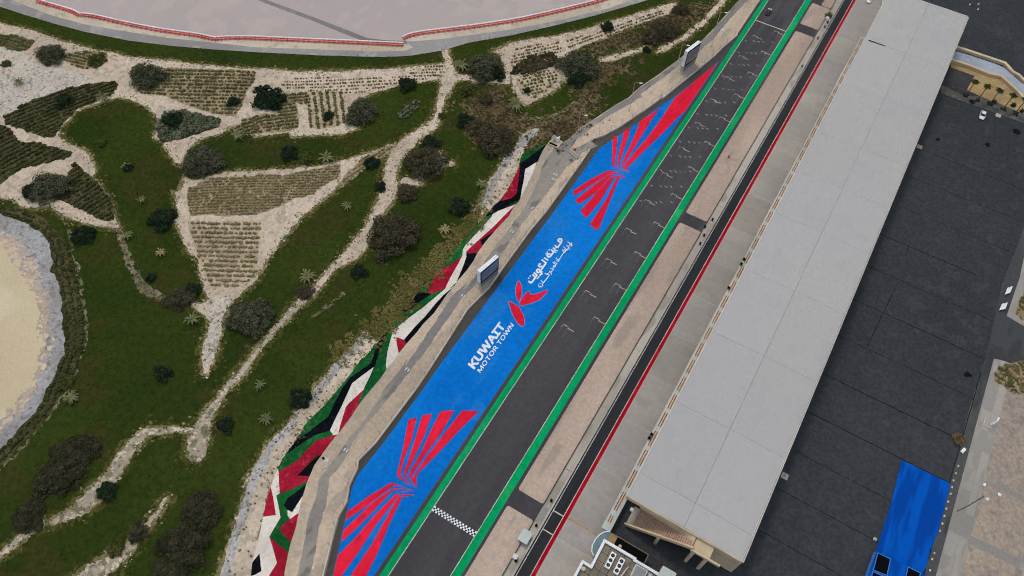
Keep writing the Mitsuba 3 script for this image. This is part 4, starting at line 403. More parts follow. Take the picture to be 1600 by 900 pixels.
ground('sandy_fringe', mixed.intersection(lawn), 'sandy_mix', .011)
ground('bare_earth', earth, 'earth', .014)
ground('dry_grass_verge', dry, 'lawn_dry', .018)
dust = ragged(unary_union([ribbon(s) for s in W['dust_stroke']]), 1.0, .3, seed=6)
dust = dust.difference(speckle(dust, 400, .2, .9, .8, 10))
ground('dusty_track', dust, 'dust', .022)
ground('sand_path', sand, 'sand', .026)
ground('worn_path', fine_edge(worn.buffer(1.0), 35).intersection(sand.buffer(.2)).difference(speckle(worn, 500, .2, .7, 1.2, 36)), 'worn', .0275)
ground('stony_ground', fine_edge(U('stony'), 33).intersection(sand), 'stony', .029)
basin = ragged(U('basin_gravel'), 1.0, .25, seed=8)
ground('sand_basin', basin, 'basin_gravel', .034)
ground('basin_shelf', ragged(U('basin_ring'), 2.6, .13, seed=9).union(speckle(U('basin_ring'), 500, .2, .9, 1.6, 91)).intersection(basin), 'basin_ring', .040)
ground('basin_floor', ragged(U('basin_floor'), 2.2, .1, seed=10).union(speckle(U('basin_floor'), 500, .2, 1.0, 1.8, 92)).intersection(basin), 'basin_floor', .046)
# stony margin of the sand strip along the painted bank
strips = [P(W['sand'][6]), P(W['sand'][7])]
for q in strips:
    left = q.difference(q.buffer(-2.4)).difference(unary_union([P(p) for c in ('green', 'black', 'red', 'white') for p in W['flag_' + c]]).buffer(3.2)).difference(U('verge').buffer(3))
    ground('gravel_margin', fine_edge(left, 12), 'gravel', .032)
# racecourse at the top
ground('racecourse_sand', U('race_sand'), 'race_sand', .030)
ground('racecourse_verge', U('race_verge'), 'race_verge', .036)
ground('racecourse_path', U('race_path'), 'race_path', .042)
ground('racecourse_road', U('race_road'), 'race_road', .048)
# soil under the planting rows
for i, q in enumerate(W['plots']):
    g = P(q[1])
    if q[6] == 'rust' or 'isolated' in q[0]: continue
    g = fine_edge(g.buffer(.4), 20 + i)
    ground('planting_soil', g.difference(basin), {'dkolive': 'soil_dark', 'grey': 'soil_dark', 'dkbrown': 'soil_dark', 'olive': 'soil_olive', 'tan': 'soil_olive', 'rust': 'soil_pale'}[q[6]] if not any(t in q[0] for t in ('dotted', 'lower point', 'upright')) else 'soil_pale', .031)

# ---------------------------------------------------------------- service road, painted bank, painted run-off
verge = U('verge')
ground('service_verge', verge.union(P([(-60, -60), (-53, -60), (-53, 420), (-60, 420)])), 'verge', .050)
ground('service_road', ragged(U('service_road'), .4, .25, seed=13), 'road', .056)
edge = P(W['edge'][0] + [[-52.5, -40], [-52.5, 440]])
ground('runoff_edge', edge, 'edge', .062)
blue = P(W['blue'][0] + [[-53.1, -40]]).intersection(sbox(-200, -80, -53.1, 500))
top = np.array(W['blue'][0][0])
blue = blue.union(P([top, [-53.1, top[1]], [-53.1, -40], [-75, 20], [-75, 60]]).intersection(blue.buffer(12)).intersection(P(W['blue'][0] + [[-53.1, -40], [-53.1, top[1]]])))
tag('painted_runoff', 'blue painted run-off area with red feather stripes and white lettering', kind='structure')
scene['painted_runoff'] = shape(sheet(blue, .068), 'blue')
clip = sbox(-300, -60, -53.25, 400)
for q in W['feather']:
    part('painted_runoff', 'red_stripe', sheet(P(q).intersection(clip), .074), 'feather')
for q in W['barb']:
    part('painted_runoff', 'feather_tip', sheet(P(q).buffer(.05), .078), 'feather')
def smoothed(pts, k=3):
    c = np.array(pts, float)
    for _ in range(k):
        d = np.roll(c, -1, 0)
        c = np.stack([.75 * c + .25 * d, .25 * c + .75 * d], 1).reshape(-1, 2)
    return c
for q in W['logo']:
    g = P(smoothed(q, 2))
    part('painted_runoff', 'emblem_outline', sheet(g.buffer(.22), .074), 'slat' if False else 'blue_side')
    part('painted_runoff', 'emblem_leaf', sheet(g, .080), 'feather')
for word, (a, b, c) in W['txt'].items():
    m = meshkit.text_mesh(word, 1.0, depth=.004, bold=True)
    v = np.array(m.vertices); v[:, 0] -= v[:, 0].min()
    a, b, c = np.array(a), np.array(b), np.array(c)
    if word == 'KUWAIT':
        fat = unary_union([Polygon(t[:, :2]) for t in v[m.faces] if abs(np.cross(t[1, :2] - t[0, :2], t[2, :2] - t[0, :2])) > 1e-9])
        fat = fat.buffer(.035)
        m = slabmesh(fat, 0, .004); v = np.array(m.vertices)
    v[:, 0] -= v[:, 0].min(); wd, hg = v[:, 0].max(), v[:, 1].max()
    xy = a + (v[:, :1] / wd) * (b - a) + (v[:, 1:2] / hg) * (c - a)
    k = part('painted_runoff', 'white_word', trimesh.Trimesh(np.c_[xy, v[:, 2] + .074], m.faces, process=False), 'white')
    tag(k, 'white painted word ' + word)
bold = unary_union([LineString(s).buffer(.32, cap_style=2 if len(s) < 6 else 1) for s in W['arabic_bold']] + [Point(s[0]).buffer(.30, quad_segs=3) for s in W['arabic_dot']])
thin = unary_union([LineString(s).buffer(.15) for s in W['arabic_thin']] + [Point(s[0]).buffer(.17, quad_segs=3) for s in W['arabic_thin_dot']])
tag(part('painted_runoff', 'white_word', slabmesh(bold, .074, .078), 'white'), 'bold white Arabic lettering on the blue paint')
tag(part('painted_runoff', 'white_word', slabmesh(thin, .074, .078), 'white'), 'thin white Arabic lettering below the bold line')
tag('painted_bank', 'strip of ground painted in zigzag red, white, black and green shapes', kind='structure')
allflag = unary_union([P(p) for c in ('green', 'black', 'red', 'white') for p in W['flag_' + c]]).buffer(.06)
scene['painted_bank'] = shape(sheet(allflag, .056), 'flag_black')
for c, z in (('green', .060), ('black', .064), ('red', .068), ('white', .072)):
    for q in W['flag_' + c]:
        part('painted_bank', c + '_panel', sheet(P(q).buffer(.06), z), 'flag_' + c)

# ---------------------------------------------------------------- the race track
Y0, Y1 = -90., 470.
strip = lambda x0, x1, y0=Y0, y1=Y1: sbox(x0, y0, x1, y1)
tag('race_track', 'dark asphalt race track with green edge bands and grid markings', kind='structure')
scene['race_track'] = shape(sheet(strip(-53.1, -31.55), .070), 'track')
part('race_track', 'green_band', sheet(strip(-51.85, -49.8), .076), 'green')
part('race_track', 'green_band', sheet(strip(-34.85, -32.45), .076), 'green')
for y0, y1 in ((182.6, 188.8), (59.8, 65.0), (311.5, 318.0)):
    part('race_track', 'worn_patch', sheet(ragged(sbox(-34.8, y0, -32.5, y1), .3, .5, seed=71), .0785), 'green_worn')
part('race_track', 'edge_line', sheet(strip(-49.8, -49.62), .080), 'line')
part('race_track', 'edge_line', sheet(strip(-35.05, -34.85), .080), 'line')
part('race_track', 'crossing_line', sheet(sbox(-49.6, 308.9, -35.1, 309.35), .080), 'line')
tag(part('race_track', 'finish_line', sheet(sbox(-49.6, 46.75, -35.1, 48.4), .080), 'white'), 'black and white chequered finish line')
sq = [sbox(-49.6 + i * .5375, 46.75 + j * .55, -49.6 + (i + 1) * .5375, 46.75 + (j + 1) * .55) for i in range(27) for j in range(3) if (i + j) % 2]
tag(part('race_track', 'finish_check', sheet(unary_union([s.buffer(-.01) for s in sq]), .084), 'black'), kind='stuff')
def grid_box(x, y, short):
    w = joined(sheet(sbox(x, y - .14, x + 2.3, y + .14), .080), sheet(sbox(x, y - 1.1, x + .16, y - .15), .080), sheet(sbox(x + 2.05, y - .9, x + 2.3, y - .15), .080))
    k = part('race_track', 'grid_box', w, 'mark')
    part(k, 'start_mark', sheet(sbox(x + 2.35, y - .75, x + 4.5, y - .5), .080), 'line_yellow')
    part(k, 'slot_line', joined(sheet(sbox(x, y - 4.4, x + .13, y - 1.15), .080), sheet(sbox(x + 2.1, y - 4.4, x + 2.23, y - .95), .080)), 'line_faint')
for i in range(12):
    grid_box(-47.2 + .03 * i, 121.9 + 16.06 * i, 0)
    grid_box(-39.65, 130.0 + 16.06 * i, 1)
for r_ in range(13):
    y = 188.9 + 9.05 * r_
    for x, dy in ((-48.2, -4.2), (-44.9, -2.6), (-43.05, -1.8), (-41.35, -.8), (-38.0, 1.3)):
        if y + dy < 305: part('race_track', 'grid_tick', joined(sheet(sbox(x - .55, y + dy - .12, x + .35, y + dy + .12), .080), sheet(sbox(x + .36, y + dy - .5, x + .56, y + dy + .12), .080)), 'mark')

# ---------------------------------------------------------------- pit wall side
tag('pit_verge', 'sandy concrete strip between the track and the pit wall', kind='structure')
def rounded(x0, y0, x1, y1, r): return sbox(x0, y0, x1, y1).buffer(-r).buffer(r, quad_segs=6)
scene['pit_verge'] = shape(sheet(strip(-31.6, -22.5), .064), 'track')
for y0, y1, xl in ((Y0, 59.6, -31.6), (65.2, 183.0, -31.4), (188.5, 311.9, -31.4), (317.9, 335.5, -31.5), (336, Y1, -27.4)):
    part('pit_verge', 'sand_panel', sheet(rounded(xl, y0, -22.75, y1, .8), .070), 'pit_verge')
tag('pit_platform', 'narrow concrete platform along the pit wall', kind='structure')
scene['pit_platform'] = shape(slabmesh(strip(-22.5, -20.15), .02, .16), 'concrete')
for i in range(int((Y1 - Y0) / 24)):
    part('pit_platform', 'joint', sheet(sbox(-22.45, Y0 + 24 * i, -20.2, Y0 + 24 * i + .12), .166), 'edge')
ground('pit_lane', strip(-20.0, -15.95), 'pit_lane', .070)
part('pit_lane', 'edge_line', sheet(strip(-19.5, -19.28), .076), 'white')
part('pit_lane', 'red_line', sheet(strip(-15.85, -14.75), .076), 'red_line')
part('pit_lane', 'pale_line', sheet(strip(-16.05, -15.85), .080), 'line')
part('pit_lane', 'crossing_line', sheet(sbox(-19.3, 65.0, -16.1, 65.35), .080), 'line')
part('pit_lane', 'crossing_line', sheet(sbox(-19.3, 58.8, -16.1, 59.1), .080), 'line')
tag('pit_apron', 'pale concrete apron of large slabs in front of the pit building', kind='structure')
scene['pit_apron'] = shape(sheet(strip(-14.75, -2.2), .050), 'concrete_light')
ys = [Y0, 12, 30, 47, 58.9, 65.4, 84, 102, 120, 138, 156, 173, 191, 210, 229, 248, 266, 284, 302, 319.6, 345, 372, 400, Y1]
for i in range(len(ys) - 1):
    part('pit_apron', 'slab', sheet(sbox(-14.7, ys[i] + .05, -2.3, ys[i + 1] - .05), .060), 'slab%d' % ((i * 7 + i // 3) % 5))
part('pit_apron', 'drain', sheet(sbox(-14.7, 319.3, -3.0, 319.75), .066), 'wall_grey')
part('pit_apron', 'drain_line', sheet(sbox(-14.7, 65.2, -5.2, 65.75), .066), 'bed')
# ---------------------------------------------------------------- right of the pit building: parking lot and pavements
lotp = P([[-2.2, Y0], [-2.2, Y1], [120, Y1], [112, 345]] + [list(c) for c in W['lot_edge'][0][2:-1]] + [[79.3, Y0]])
tag('parking_lot', 'wide dark asphalt yard with thin tar seams', kind='structure')
scene['parking_lot'] = shape(sheet(lotp, .040), 'lot')
def wavy(a, b, w, seed):
    n = max(6, int(math.dist(a, b) / 1.2)); t = np.linspace(0, 1, n)
    c = np.array(a) + t[:, None] * (np.array(b) - np.array(a))
    c[:, 1] += .25 * (meshkit.fbm(np.c_[c * .3, c[:, :1] * 0], 3, seed) - .5); c[:, 0] += .25 * (meshkit.fbm(np.c_[c * .3 + 40, c[:, :1] * 0], 3, seed) - .5)
    return LineString(c).buffer(w / 2, cap_style=2)
for i, y in enumerate(W['seam_y'] + [75.0, 58.5, 42.0, 251.5, 268.5]):
    w_ = .30 if i in (1, 5, 6, 3) else .2
    part('parking_lot', 'tar_seam', sheet(wavy((33, y), (79.0 if i not in (1,) else 69, y), w_, i), .046), 'seam')
for i, s in enumerate(W['seam_x']):
    part('parking_lot', 'tar_seam', sheet(wavy(s[:2], s[2:], .22, 40 + i), .050), 'seam')
part('parking_lot', 'tar_seam', sheet(wavy((79.0, Y0), (78.9, 178), .28, 60), .058), 'seam')
for i, (x, y) in enumerate(W['stain']):
    part('parking_lot', 'oil_stain', sheet(ragged(Point(x, y).buffer(1.1 if i else 1.6), .8, .8, .3, seed=80 + i), .045), 'edge' if False else 'seam')
lane = P([[79.0, Y0], [79.0, 190], [78.3, 205], [78.0, 219], [79, 236], [79.6, 250], [82.2, 320], [96, 400], [110, 420], [95.6, 279], [81.9, 243], [82.6, 224.6], [81.9, 207.4], [81.5, 196], [81.6, 161], [81.8, 119], [82, 95], [82, Y0]])
ground('kerb_lane', lane, 'lane', .052)
pave = P([[82, Y0], [82, 95], [81.8, 119], [81.6, 161], [81.5, 196], [81.9, 207.4], [82.6, 224.6], [81.9, 243], [95.6, 279], [104, 290], [88.6, 237], [87.8, 220], [86.7, 206], [86.6, 178], [87.5, 165], [88, 130], [88.3, 99], [88.5, Y0]])
tag('pavement', 'pale concrete pavement beside the yard', kind='structure')
scene['pavement'] = shape(slabmesh(pave, -.1, .12), 'pavement')
part('pavement', 'crack', sheet(LineString(W['crack']).buffer(.16), .136), 'edge')
yy = np.arange(Y0, 196, 7.5)
for i in range(len(yy) - 1):
    part('pavement', 'slab', sheet(sbox(82.1, yy[i] + .06, 85.0, yy[i + 1] - .06), .128), 'pavement' if (i * 5) % 3 else 'pavement_light')
    part('pavement', 'slab', sheet(sbox(85.15, yy[i] + .06, 87.4, yy[i + 1] - .06), .128), 'pavement_light' if (i * 7) % 4 else 'pavement')
sandlot = P([[88.5, Y0], [88.3, 99], [88, 130], [87.5, 165], [86.6, 178], [86.7, 206], [87.8, 220], [88.6, 237], [104, 290], [240, 290], [240, Y0]])
ground('gravel_lot', sandlot, 'lot_sand', .030)
for q in W['cross_pave']: ground('cross_path', ragged(P(q), .4, .3, seed=31), 'pavement', .040)
ground('side_road', P(W['junction'][0]).union(P(W['junction'][0]).buffer(1.5).intersection(sbox(80, 180, 110, 206))), 'lane', .134)
ground('side_road_edge', P(W['junction_dark'][0]), 'block_pave', .140)
ground('planting_bed', ragged(P(W['bed_round'][0]), .5, .3, seed=33), 'soil', .140)
ground('planting_bed', ragged(P(W['bed_low'][0]), .8, .3, seed=34), 'soil', .146)
# the palm terrace and ramp at the top right
ground('palm_bed', P(W['bed_palm'][0]), 'bed', .060)
ground('terrace_paving', P(W['palm_pave'][0]), 'palm_pave', .066)
ground('dark_paving', P(W['block_pave'][0]), 'block_pave', .072)
tag('ramp', 'pale blue grey ramp curving away between low tan walls', kind='structure')
scene['ramp'] = shape(slabmesh(P(W['ramp'][0]), 0, .5), 'ramp')
for nm, q in zip(('back', 'front'), W['ramp_wall']):
    k = thing('ramp_wall', 'low tan wall along the far side of the curving ramp' if nm == 'back' else 'low tan wall on the palm bed side of the curving ramp', 'wall')
    g = LineString(q)
    part(k, 'wall', slabmesh(g.buffer(.55, cap_style=2), .0, 1.25), 'wall_tan')
    part(k, 'coping', slabmesh(g.buffer(.7, cap_style=2), 1.25, 1.42), 'pave_line' if False else 'wall_tan')

# ---------------------------------------------------------------- pit building
pb = thing('pit_building', 'long pit building with a vast flat pale grey roof', 'building')
part(pb, 'wall', joined(bx(-2.0, 31.3, 79.6, 343.5, 0, 11.4)), 'wall_tan')
roof = part(pb, 'roof', bx(-2.75, 31.9, 76.0, 345.0, 11.3, 11.9), 'roof3')
ry = [76.0, 83.8, 109.5, 138.0, 166.4, 194.8, 218.2, 241.8, 273.6, 305.7, 345.0]
xr = 14.6
RIB = []
for i in range(len(ry) - 1):
    n_ = max(1, round((ry[i + 1] - ry[i]) / 14))
    e = np.linspace(ry[i], ry[i + 1], 2)
    for sx in (0, 1):
        x0, x1 = (-2.55, xr) if sx == 0 else (xr, 31.45)
        a, b = e[0] + .035, e[1] - .035
        z0, z1 = (12.0, 12.42) if sx == 0 else (12.42, 12.0)
        x0 += .0 if sx == 0 else .04; x1 -= .04 if sx == 0 else 0
        # standing seam ribs run across the slope
        v = np.array([[x0, a, z0], [x1, a, z1], [x1, b, z1], [x0, b, z0], [x0, a, 11.9], [x1, a, 11.9], [x1, b, 11.9], [x0, b, 11.9]])
        f = np.array([[0, 1, 2], [0, 2, 3], [4, 5, 1], [4, 1, 0], [6, 7, 3], [6, 3, 2], [5, 6, 2], [5, 2, 1], [7, 4, 0], [7, 0, 3]])
        pk = part(roof, 'panel', trimesh.Trimesh(v, f, process=False), 'roof%d' % ((i * 3 + sx * 2) % 5), 'matte')
        ribs = np.arange(a + .6, b - .2, 1.2)   # low standing seams across the slope
        RIB.append(joined(*[bar((x0 + .1, y, z0 + .012 + (.0)), (x1 - .1, y, z1 + .012), .06, .03) for y in ribs]))
tag(part(roof, 'standing_seam', joined(*RIB), 'roof3'), kind='stuff')
part(roof, 'edge_trim', bx(-2.9, -2.62, 75.85, 345.1, 11.5, 12.16), 'roof_trim')
part(roof, 'edge_trim', bx(31.5, 31.68, 75.85, 345.1, 11.5, 12.14), 'roof_trim')
part(roof, 'gutter', bx(31.7, 31.92, 75.85, 345.1, 11.5, 11.9), 'wall_grey')
part(roof, 'edge_trim', bx(31.94, 32.12, 75.85, 345.1, 11.4, 12.1), 'roof_trim')
part(roof, 'edge_trim', bx(-2.6, 31.48, 345.02, 345.3, 11.5, 12.2), 'roof_trim')
part(roof, 'fascia', bx(-2.6, 31.48, 75.66, 75.98, 10.3, 12.2), 'wall_tan')
tag(part(roof, 'open_joint', bx(-1.2, 6.0, 305.35, 305.75, 12.05, 12.32), 'seam'), 'dark open joint across the left half of the roof')
# end wall with the stair
inner = lambda t: (2.0 + 16.6 * t, 78.6 - 4.5 * t, .6 + 10.9 * t)
N = 24
va = [(-2.6 + (34.0) * 0, 76, 11.5)]
vv, ff = [], []
for i in range(N + 1):
    t = i / N; x, y, z = inner(t)
    vv += [(x, y, z), (x, 76.0, 11.5)]
for i in range(N):
    a = 2 * i; ff += [[a, a + 2, a + 3], [a, a + 3, a + 1]]
part(pb, 'stair_wall', trimesh.Trimesh(np.array(vv), np.array(ff), process=False), 'wall_tan')
part(pb, 'end_wall', joined(bx(18.8, 20.0, 75.9, 76.6, 0, 11.5), bx(22.6, 31.9, 75.9, 76.6, 0, 11.5), bx(20.0, 22.6, 75.95, 76.6, 8.4, 11.5)), 'wall_tan')
part(pb, 'archway', bx(20.0, 22.6, 76.3, 76.55, 0, 8.4), 'glass')
st = part(pb, 'staircase', joined(slabmesh(P([(.55, 72.3), (2.3, 72.3), (2.3, 78.5), (.55, 78.5)]), .05, .62)), 'concrete')
M_ = 26
for i in range(M_):
    t0, t1 = i / M_, (i + 1) / M_
    x0, yi0, z0 = inner(t0); x1, yi1, z1 = inner(t1)
    x0 = 2.3 + 16.4 * t0; x1 = 2.3 + 16.4 * t1
    g = P([(x0, 72.45), (x1, 72.45), (x1, yi1), (x0, yi0)])
    k = part(st, 'tread', slabmesh(g, z1 - .7, z1), 'tread')
    part(st, 'nosing', slabmesh(P([(x0, 72.45), (x0 + .28, 72.45), (x0 + .28, yi0 - .05), (x0, yi0 - .05)]), z1 - .05, z1 + .03), 'tread_edge')
part(st, 'parapet', bar((.5, 72.2, .9), (19.2, 72.2, 12.3), .45, 1.5), 'wall_tan')
for x, z in ((10.1, 6.0), (19.6, 11.4), (23.4, 11.0)):
    part(st, 'column', bx(x - .45, x + .45, 71.75, 72.65, 0, z), 'wall_tan')
part(st, 'landing', joined(bx(18.9, 24.0, 71.7, 75.85, 10.6, 11.1)), 'wall_tan')
part(st, 'beam', joined(bx(18.6, 27.0, 71.6, 72.1, 10.9, 12.0)), 'wall_tan')
# canopy over the garage fronts
can = part(pb, 'canopy', bx(-4.98, -2.3, 66.9, 318.6, 3.7, 4.0), 'steel_teal')
bays = [68.4, 72.3, 80.2, 87.9, 95.2, 102.4, 109.5, 116.6] + [116.6 + 7.2 * i for i in range(1, 28)] + [317.6]
for i in range(len(bays) - 1):
    a, b = bays[i] + .75, bays[i + 1] - .75
    if b - a < 1: continue
    part(can, 'panel', bx(-4.62, -3.05, a, b, 4.0, 4.04), 'cream')
    part(can, 'slat', bx(-4.28, -4.0, a + .15, b - .15, 4.04, 4.22), 'slat')
    part(can, 'slat', bx(-3.58, -3.32, a + .15, b - .15, 4.04, 4.22), 'slat')
    if i % 2 == 0: part(can, 'post', bx(-4.95, -4.75, bays[i] - .1, bays[i] + .1, .06, 3.7), 'steel')
part(can, 'rim', bx(-5.12, -4.98, 66.9, 318.6, 3.65, 4.12), 'wall_grey')
part(can, 'rim', bx(-2.98, -2.8, 66.9, 318.6, 4.0, 4.12), 'roof_trim')
for i, (x, y) in enumerate(((-4.6, 173.8), (-4.5, 176.2), (-4.6, 162.0), (-4.7, 98.2), (-4.6, 99.6))):
    k = thing('loudspeaker_box', ['small dark box on the canopy edge, upper of the pair beside the roof', 'small dark box on the canopy edge, second of the pair beside the roof', 'small dark box on the canopy, alone below the pair', 'dark fitting on the canopy near the stairs, lower one', 'dark fitting on the canopy near the stairs, upper one'][i], 'box')
    part(k, 'housing', bx(x - .5, x + .3, y - .35, y + .35, 4.12, 4.9), 'screen_frame'); part(k, 'bracket', bx(x - .1, x + .1, y - .6, y - .36, 4.05, 4.5), 'steel')
lw = thing('boundary_wall', 'low pale wall running on from the top corner of the pit building', 'wall')
part(lw, 'wall', joined(bar((-3.0, 345.6, .7), (-3.0, 350, .7), .3, 1.4), bar((-3.0, 350, .7), (-5.0, 360, .7), .3, 1.4), bar((-5, 360, .7), (-5.4, 400, .7), .3, 1.4)), 'concrete_light')
part(lw, 'coping', joined(bar((-3.0, 345.6, 1.46), (-3.0, 350, 1.46), .42, .1), bar((-3.0, 350, 1.46), (-5.0, 360, 1.46), .42, .1)), 'roof_trim')

# ---------------------------------------------------------------- low service building at the bottom
sb = thing('service_building', 'low building with a tiled roof, white parapet and roof plant at the bottom edge', 'building')
foot = P([(-5.5, 20), (-5.4, 55.2), (-2.75, 55.2), (-2.85, 63.3), (7.1, 63.3), (7.2, 62.9), (13.2, 62.9), (20, 62.9), (20, 20)])
part(sb, 'wall', slabmesh(foot.buffer(-.3), 0, 7.0), 'wall_tan')
part(sb, 'parapet', slabmesh(foot.difference(foot.buffer(-.75, join_style=2)), 7.0, 8.0), 'white')
rf = part(sb, 'roof', slabmesh(foot.buffer(-.76, join_style=2), 6.9, 7.1), 'black')
ins = foot.buffer(-.85, join_style=2)
for i in range(-3, 10):
    for j in range(10, 27):
        g = sbox(i * 2.1 + .05, j * 2.4 + .05, (i + 1) * 2.1 - .05, (j + 1) * 2.4 - .05).intersection(ins)
        if g.area > .4 and j * 2.4 > 44: part(rf, 'tile', slabmesh(g, 7.1, 7.16), 'roof_tile')
for (x, y), lb in (((1.3, 59.05), 'white roof unit with three round fans, nearer the glass canopy'), ((3.99, 58.92), 'white roof unit with three round fans, farther from the glass canopy')):
    k = thing('fan_unit', lb, 'fan unit')
    part(k, 'housing', bx(x - .75, x + .75, y - 2.3, y + 2.3, 7.18, 8.1), 'white', 'satin')
    for q in (-1.45, 0, 1.45):
        h = part(k, 'fan', cyl((x, y + q, 8.1), (x, y + q, 8.14), .52, 20), 'black')
        part(h, 'guard', joined(*[bar((x - .5 * math.cos(a), y + q - .5 * math.sin(a), 8.17), (x + .5 * math.cos(a), y + q + .5 * math.sin(a), 8.17), .03) for a in (0, 1.05, 2.1)]), 'steel')
for (x0, x1, y0, y1, z, p, nm, lb, ct) in ((7.6, 11.2, 55.0, 61.5, 9.2, 'steel_teal', 'air_handler', 'large grey green air handling unit on the low roof', 'machine'), (11.6, 12.8, 54.5, 61.6, 8.4, 'wall_grey', 'air_duct', 'long grey duct behind the large air handling unit', 'duct'),
        (-1.6, .9, 48.5, 52.6, 8.6, 'steel', 'air_cooler', 'grey roof unit nearest the bottom edge of the photo', 'machine'), (4.6, 6.9, 52.0, 55.0, 8.2, 'black', 'chiller', 'dark chiller under a white pipe on the low roof', 'machine'), (14.0, 18.0, 58.0, 64.5, 10.4, 'cream', 'roof_hatch_house', 'small cream box room at the right end of the low building', 'room')):
    k = thing(nm, lb, ct)
    part(k, 'casing', slabmesh(sbox(x0, y0, x1, y1).buffer(-.25).buffer(.25, quad_segs=3), 7.18, z), p, 'satin')
    part(k, 'lid', slabmesh(sbox(x0 + .3, y0 + .3, x1 - .3, y1 - .3), z, z + .12), 'steel_teal' if p != 'steel_teal' else 'steel')
    part(k, 'vent', joined(*[bx(x0 + .5, x1 - .5, y0 + .7 + .5 * q, y0 + .85 + .5 * q, z + .12, z + .2) for q in range(3)]), 'black')
k = thing('roof_pipe', 'white pipe frame bridging the dark chiller', 'pipe')
part(k, 'pipe', joined(cyl((4.3, 55.6, 8.9), (7.2, 55.0, 8.9), .12), cyl((5.3, 55.4, 8.9), (6.2, 59.8, 8.9), .1)), 'white'); part(k, 'bracket', joined(cyl((4.4, 55.6, 7.1), (4.4, 55.6, 8.9), .08), cyl((7.1, 55, 7.1), (7.1, 55, 8.9), .08)), 'steel')
k = thing('roof_drum', 'small cream drum by the notch of the parapet', 'drum')
part(k, 'drum', cyl((-4.0, 53.3, 7.1), (-4.0, 53.3, 7.9), .55, 16), 'cream'); part(k, 'lid', cyl((-4.0, 53.3, 7.9), (-4.0, 53.3, 7.98), .6, 16), 'wall_tan')
k = thing('sunken_roof', 'black flat roof strip between the low building and the stairs', 'roof')
part(k, 'deck', bx(-1.7, 9.6, 63.6, 66.9, 3.4, 3.7), 'black'); part(k, 'rim', joined(bx(-1.9, 9.8, 66.9, 67.1, 3.3, 4.0), bx(9.6, 9.8, 63.6, 66.9, 3.3, 4.0)), 'roof_tile'); part(k, 'deck_end', bx(-2.2, .2, 64.2, 66.85, 3.7, 3.9), 'bed')
part(k, 'support', joined(bx(-1.5, -1.2, 63.8, 64.1, 0, 3.4), bx(9.2, 9.5, 66.4, 66.7, 0, 3.4)), 'wall_grey')
k = thing('rooflight', 'round pale cap on the black roof strip', 'rooflight')
part(k, 'dome', cyl((1.9, 65.0, 3.7), (1.9, 65.0, 4.1), .4, 12, .3), 'cream'); part(k, 'kerb', cyl((1.9, 65, 3.7), (1.9, 65, 3.8), .5, 12), 'concrete')
k = thing('glass_canopy', 'curved blue green glass canopy at the corner of the low building', 'canopy')
arc = [(-2.5, 59.0), (-3.4, 58.9), (-4.3, 59.6), (-4.9, 61.2), (-4.9, 63.2), (-4.4, 65.0), (-3.6, 66.3), (-2.6, 67.0), (-2.0, 67.0), (-2.0, 63.4), (-2.6, 63.3)]
part(k, 'glass', slabmesh(P(arc), 3.9, 3.98), 'teal', 'satin'); part(k, 'rim', slabmesh(LineString(arc[1:8]).buffer(.14), 3.85, 4.05), 'white'); part(k, 'bracket', joined(*[bar((-2.6, 63.0, 4.02), (x, y, 4.02), .08, .08) for x, y in arc[2:7]]), 'steel')
for x, y in ((-4.3, 60.2), (-3.2, 66.0)): part(k, 'post', cyl((x, y, .06), (x, y, 3.9), .1), 'steel')
k = thing('yard_wall', 'thin low wall between canopy end and glass canopy', 'wall')
part(k, 'wall', bx(-2.75, -2.45, 64.5, 76.0, 0, 2.6), 'wall_grey'); part(k, 'coping', bx(-2.85, -2.35, 64.5, 76.0, 2.6, 2.72), 'roof_trim')
k = thing('ground_box', 'small cream box on the ground at the foot of the stairs', 'box')
part(k, 'body', bx(-.2, .7, 76.6, 77.6, .05, .9), 'cream'); part(k, 'lid', bx(-.25, .75, 76.55, 77.65, .9, .98), 'white')

# ---------------------------------------------------------------- blue mat and booth in the yard
tag('blue_carpet', 'bright blue carpet laid on the dark yard, creased', kind='structure')
mg = P(W['blue_mat'][0])
def bumpy(g, z, fn, step=.6):
    x0, y0, x1, y1 = g.bounds
    cells = [sbox(x, y, x + step, y + step).intersection(g) for x in np.arange(x0, x1, step) for y in np.arange(y0, y1, step)]
    ms = [sheet(c, z) for c in cells if c.area > .03]
    m = joined(*ms); v = np.array(m.vertices); v[:, 2] += fn(v[:, 0], v[:, 1])
    return trimesh.Trimesh(v, m.faces, process=False)
scene['blue_carpet'] = shape(bumpy(mg, .06, lambda x, y: np.where(y > 91, .22 * np.sin(x * .9 + y * .12) ** 2, .26 * np.sin(y * .7 + x * .3) ** 2)), 'blue_mat', smooth=False)
part('blue_carpet', 'red_seam', sheet(wavy((66.5, 91.2), (72.3, 91.4), .28, 77), .34), 'slat')
k = thing('blue_booth', 'blue booth with black roof openings at the end of the blue carpet', 'booth')
bg = P(W['blue_booth'][0])
sk = [P(q) for q in W['skylight']]
part(k, 'roof', slabmesh(bg.difference(unary_union(sk)), 2.3, 2.5), 'blue_mat')
part(k, 'side_panel', slabmesh(bg.difference(bg.buffer(-.25)), .1, 2.3), 'blue_side')
for q in sk:
    h = part(k, 'roof_opening', slabmesh(q.buffer(-.12), 2.2, 2.42), 'glass'); part(h, 'frame', slabmesh(q.difference(q.buffer(-.13)), 2.4, 2.6), 'blue_side')

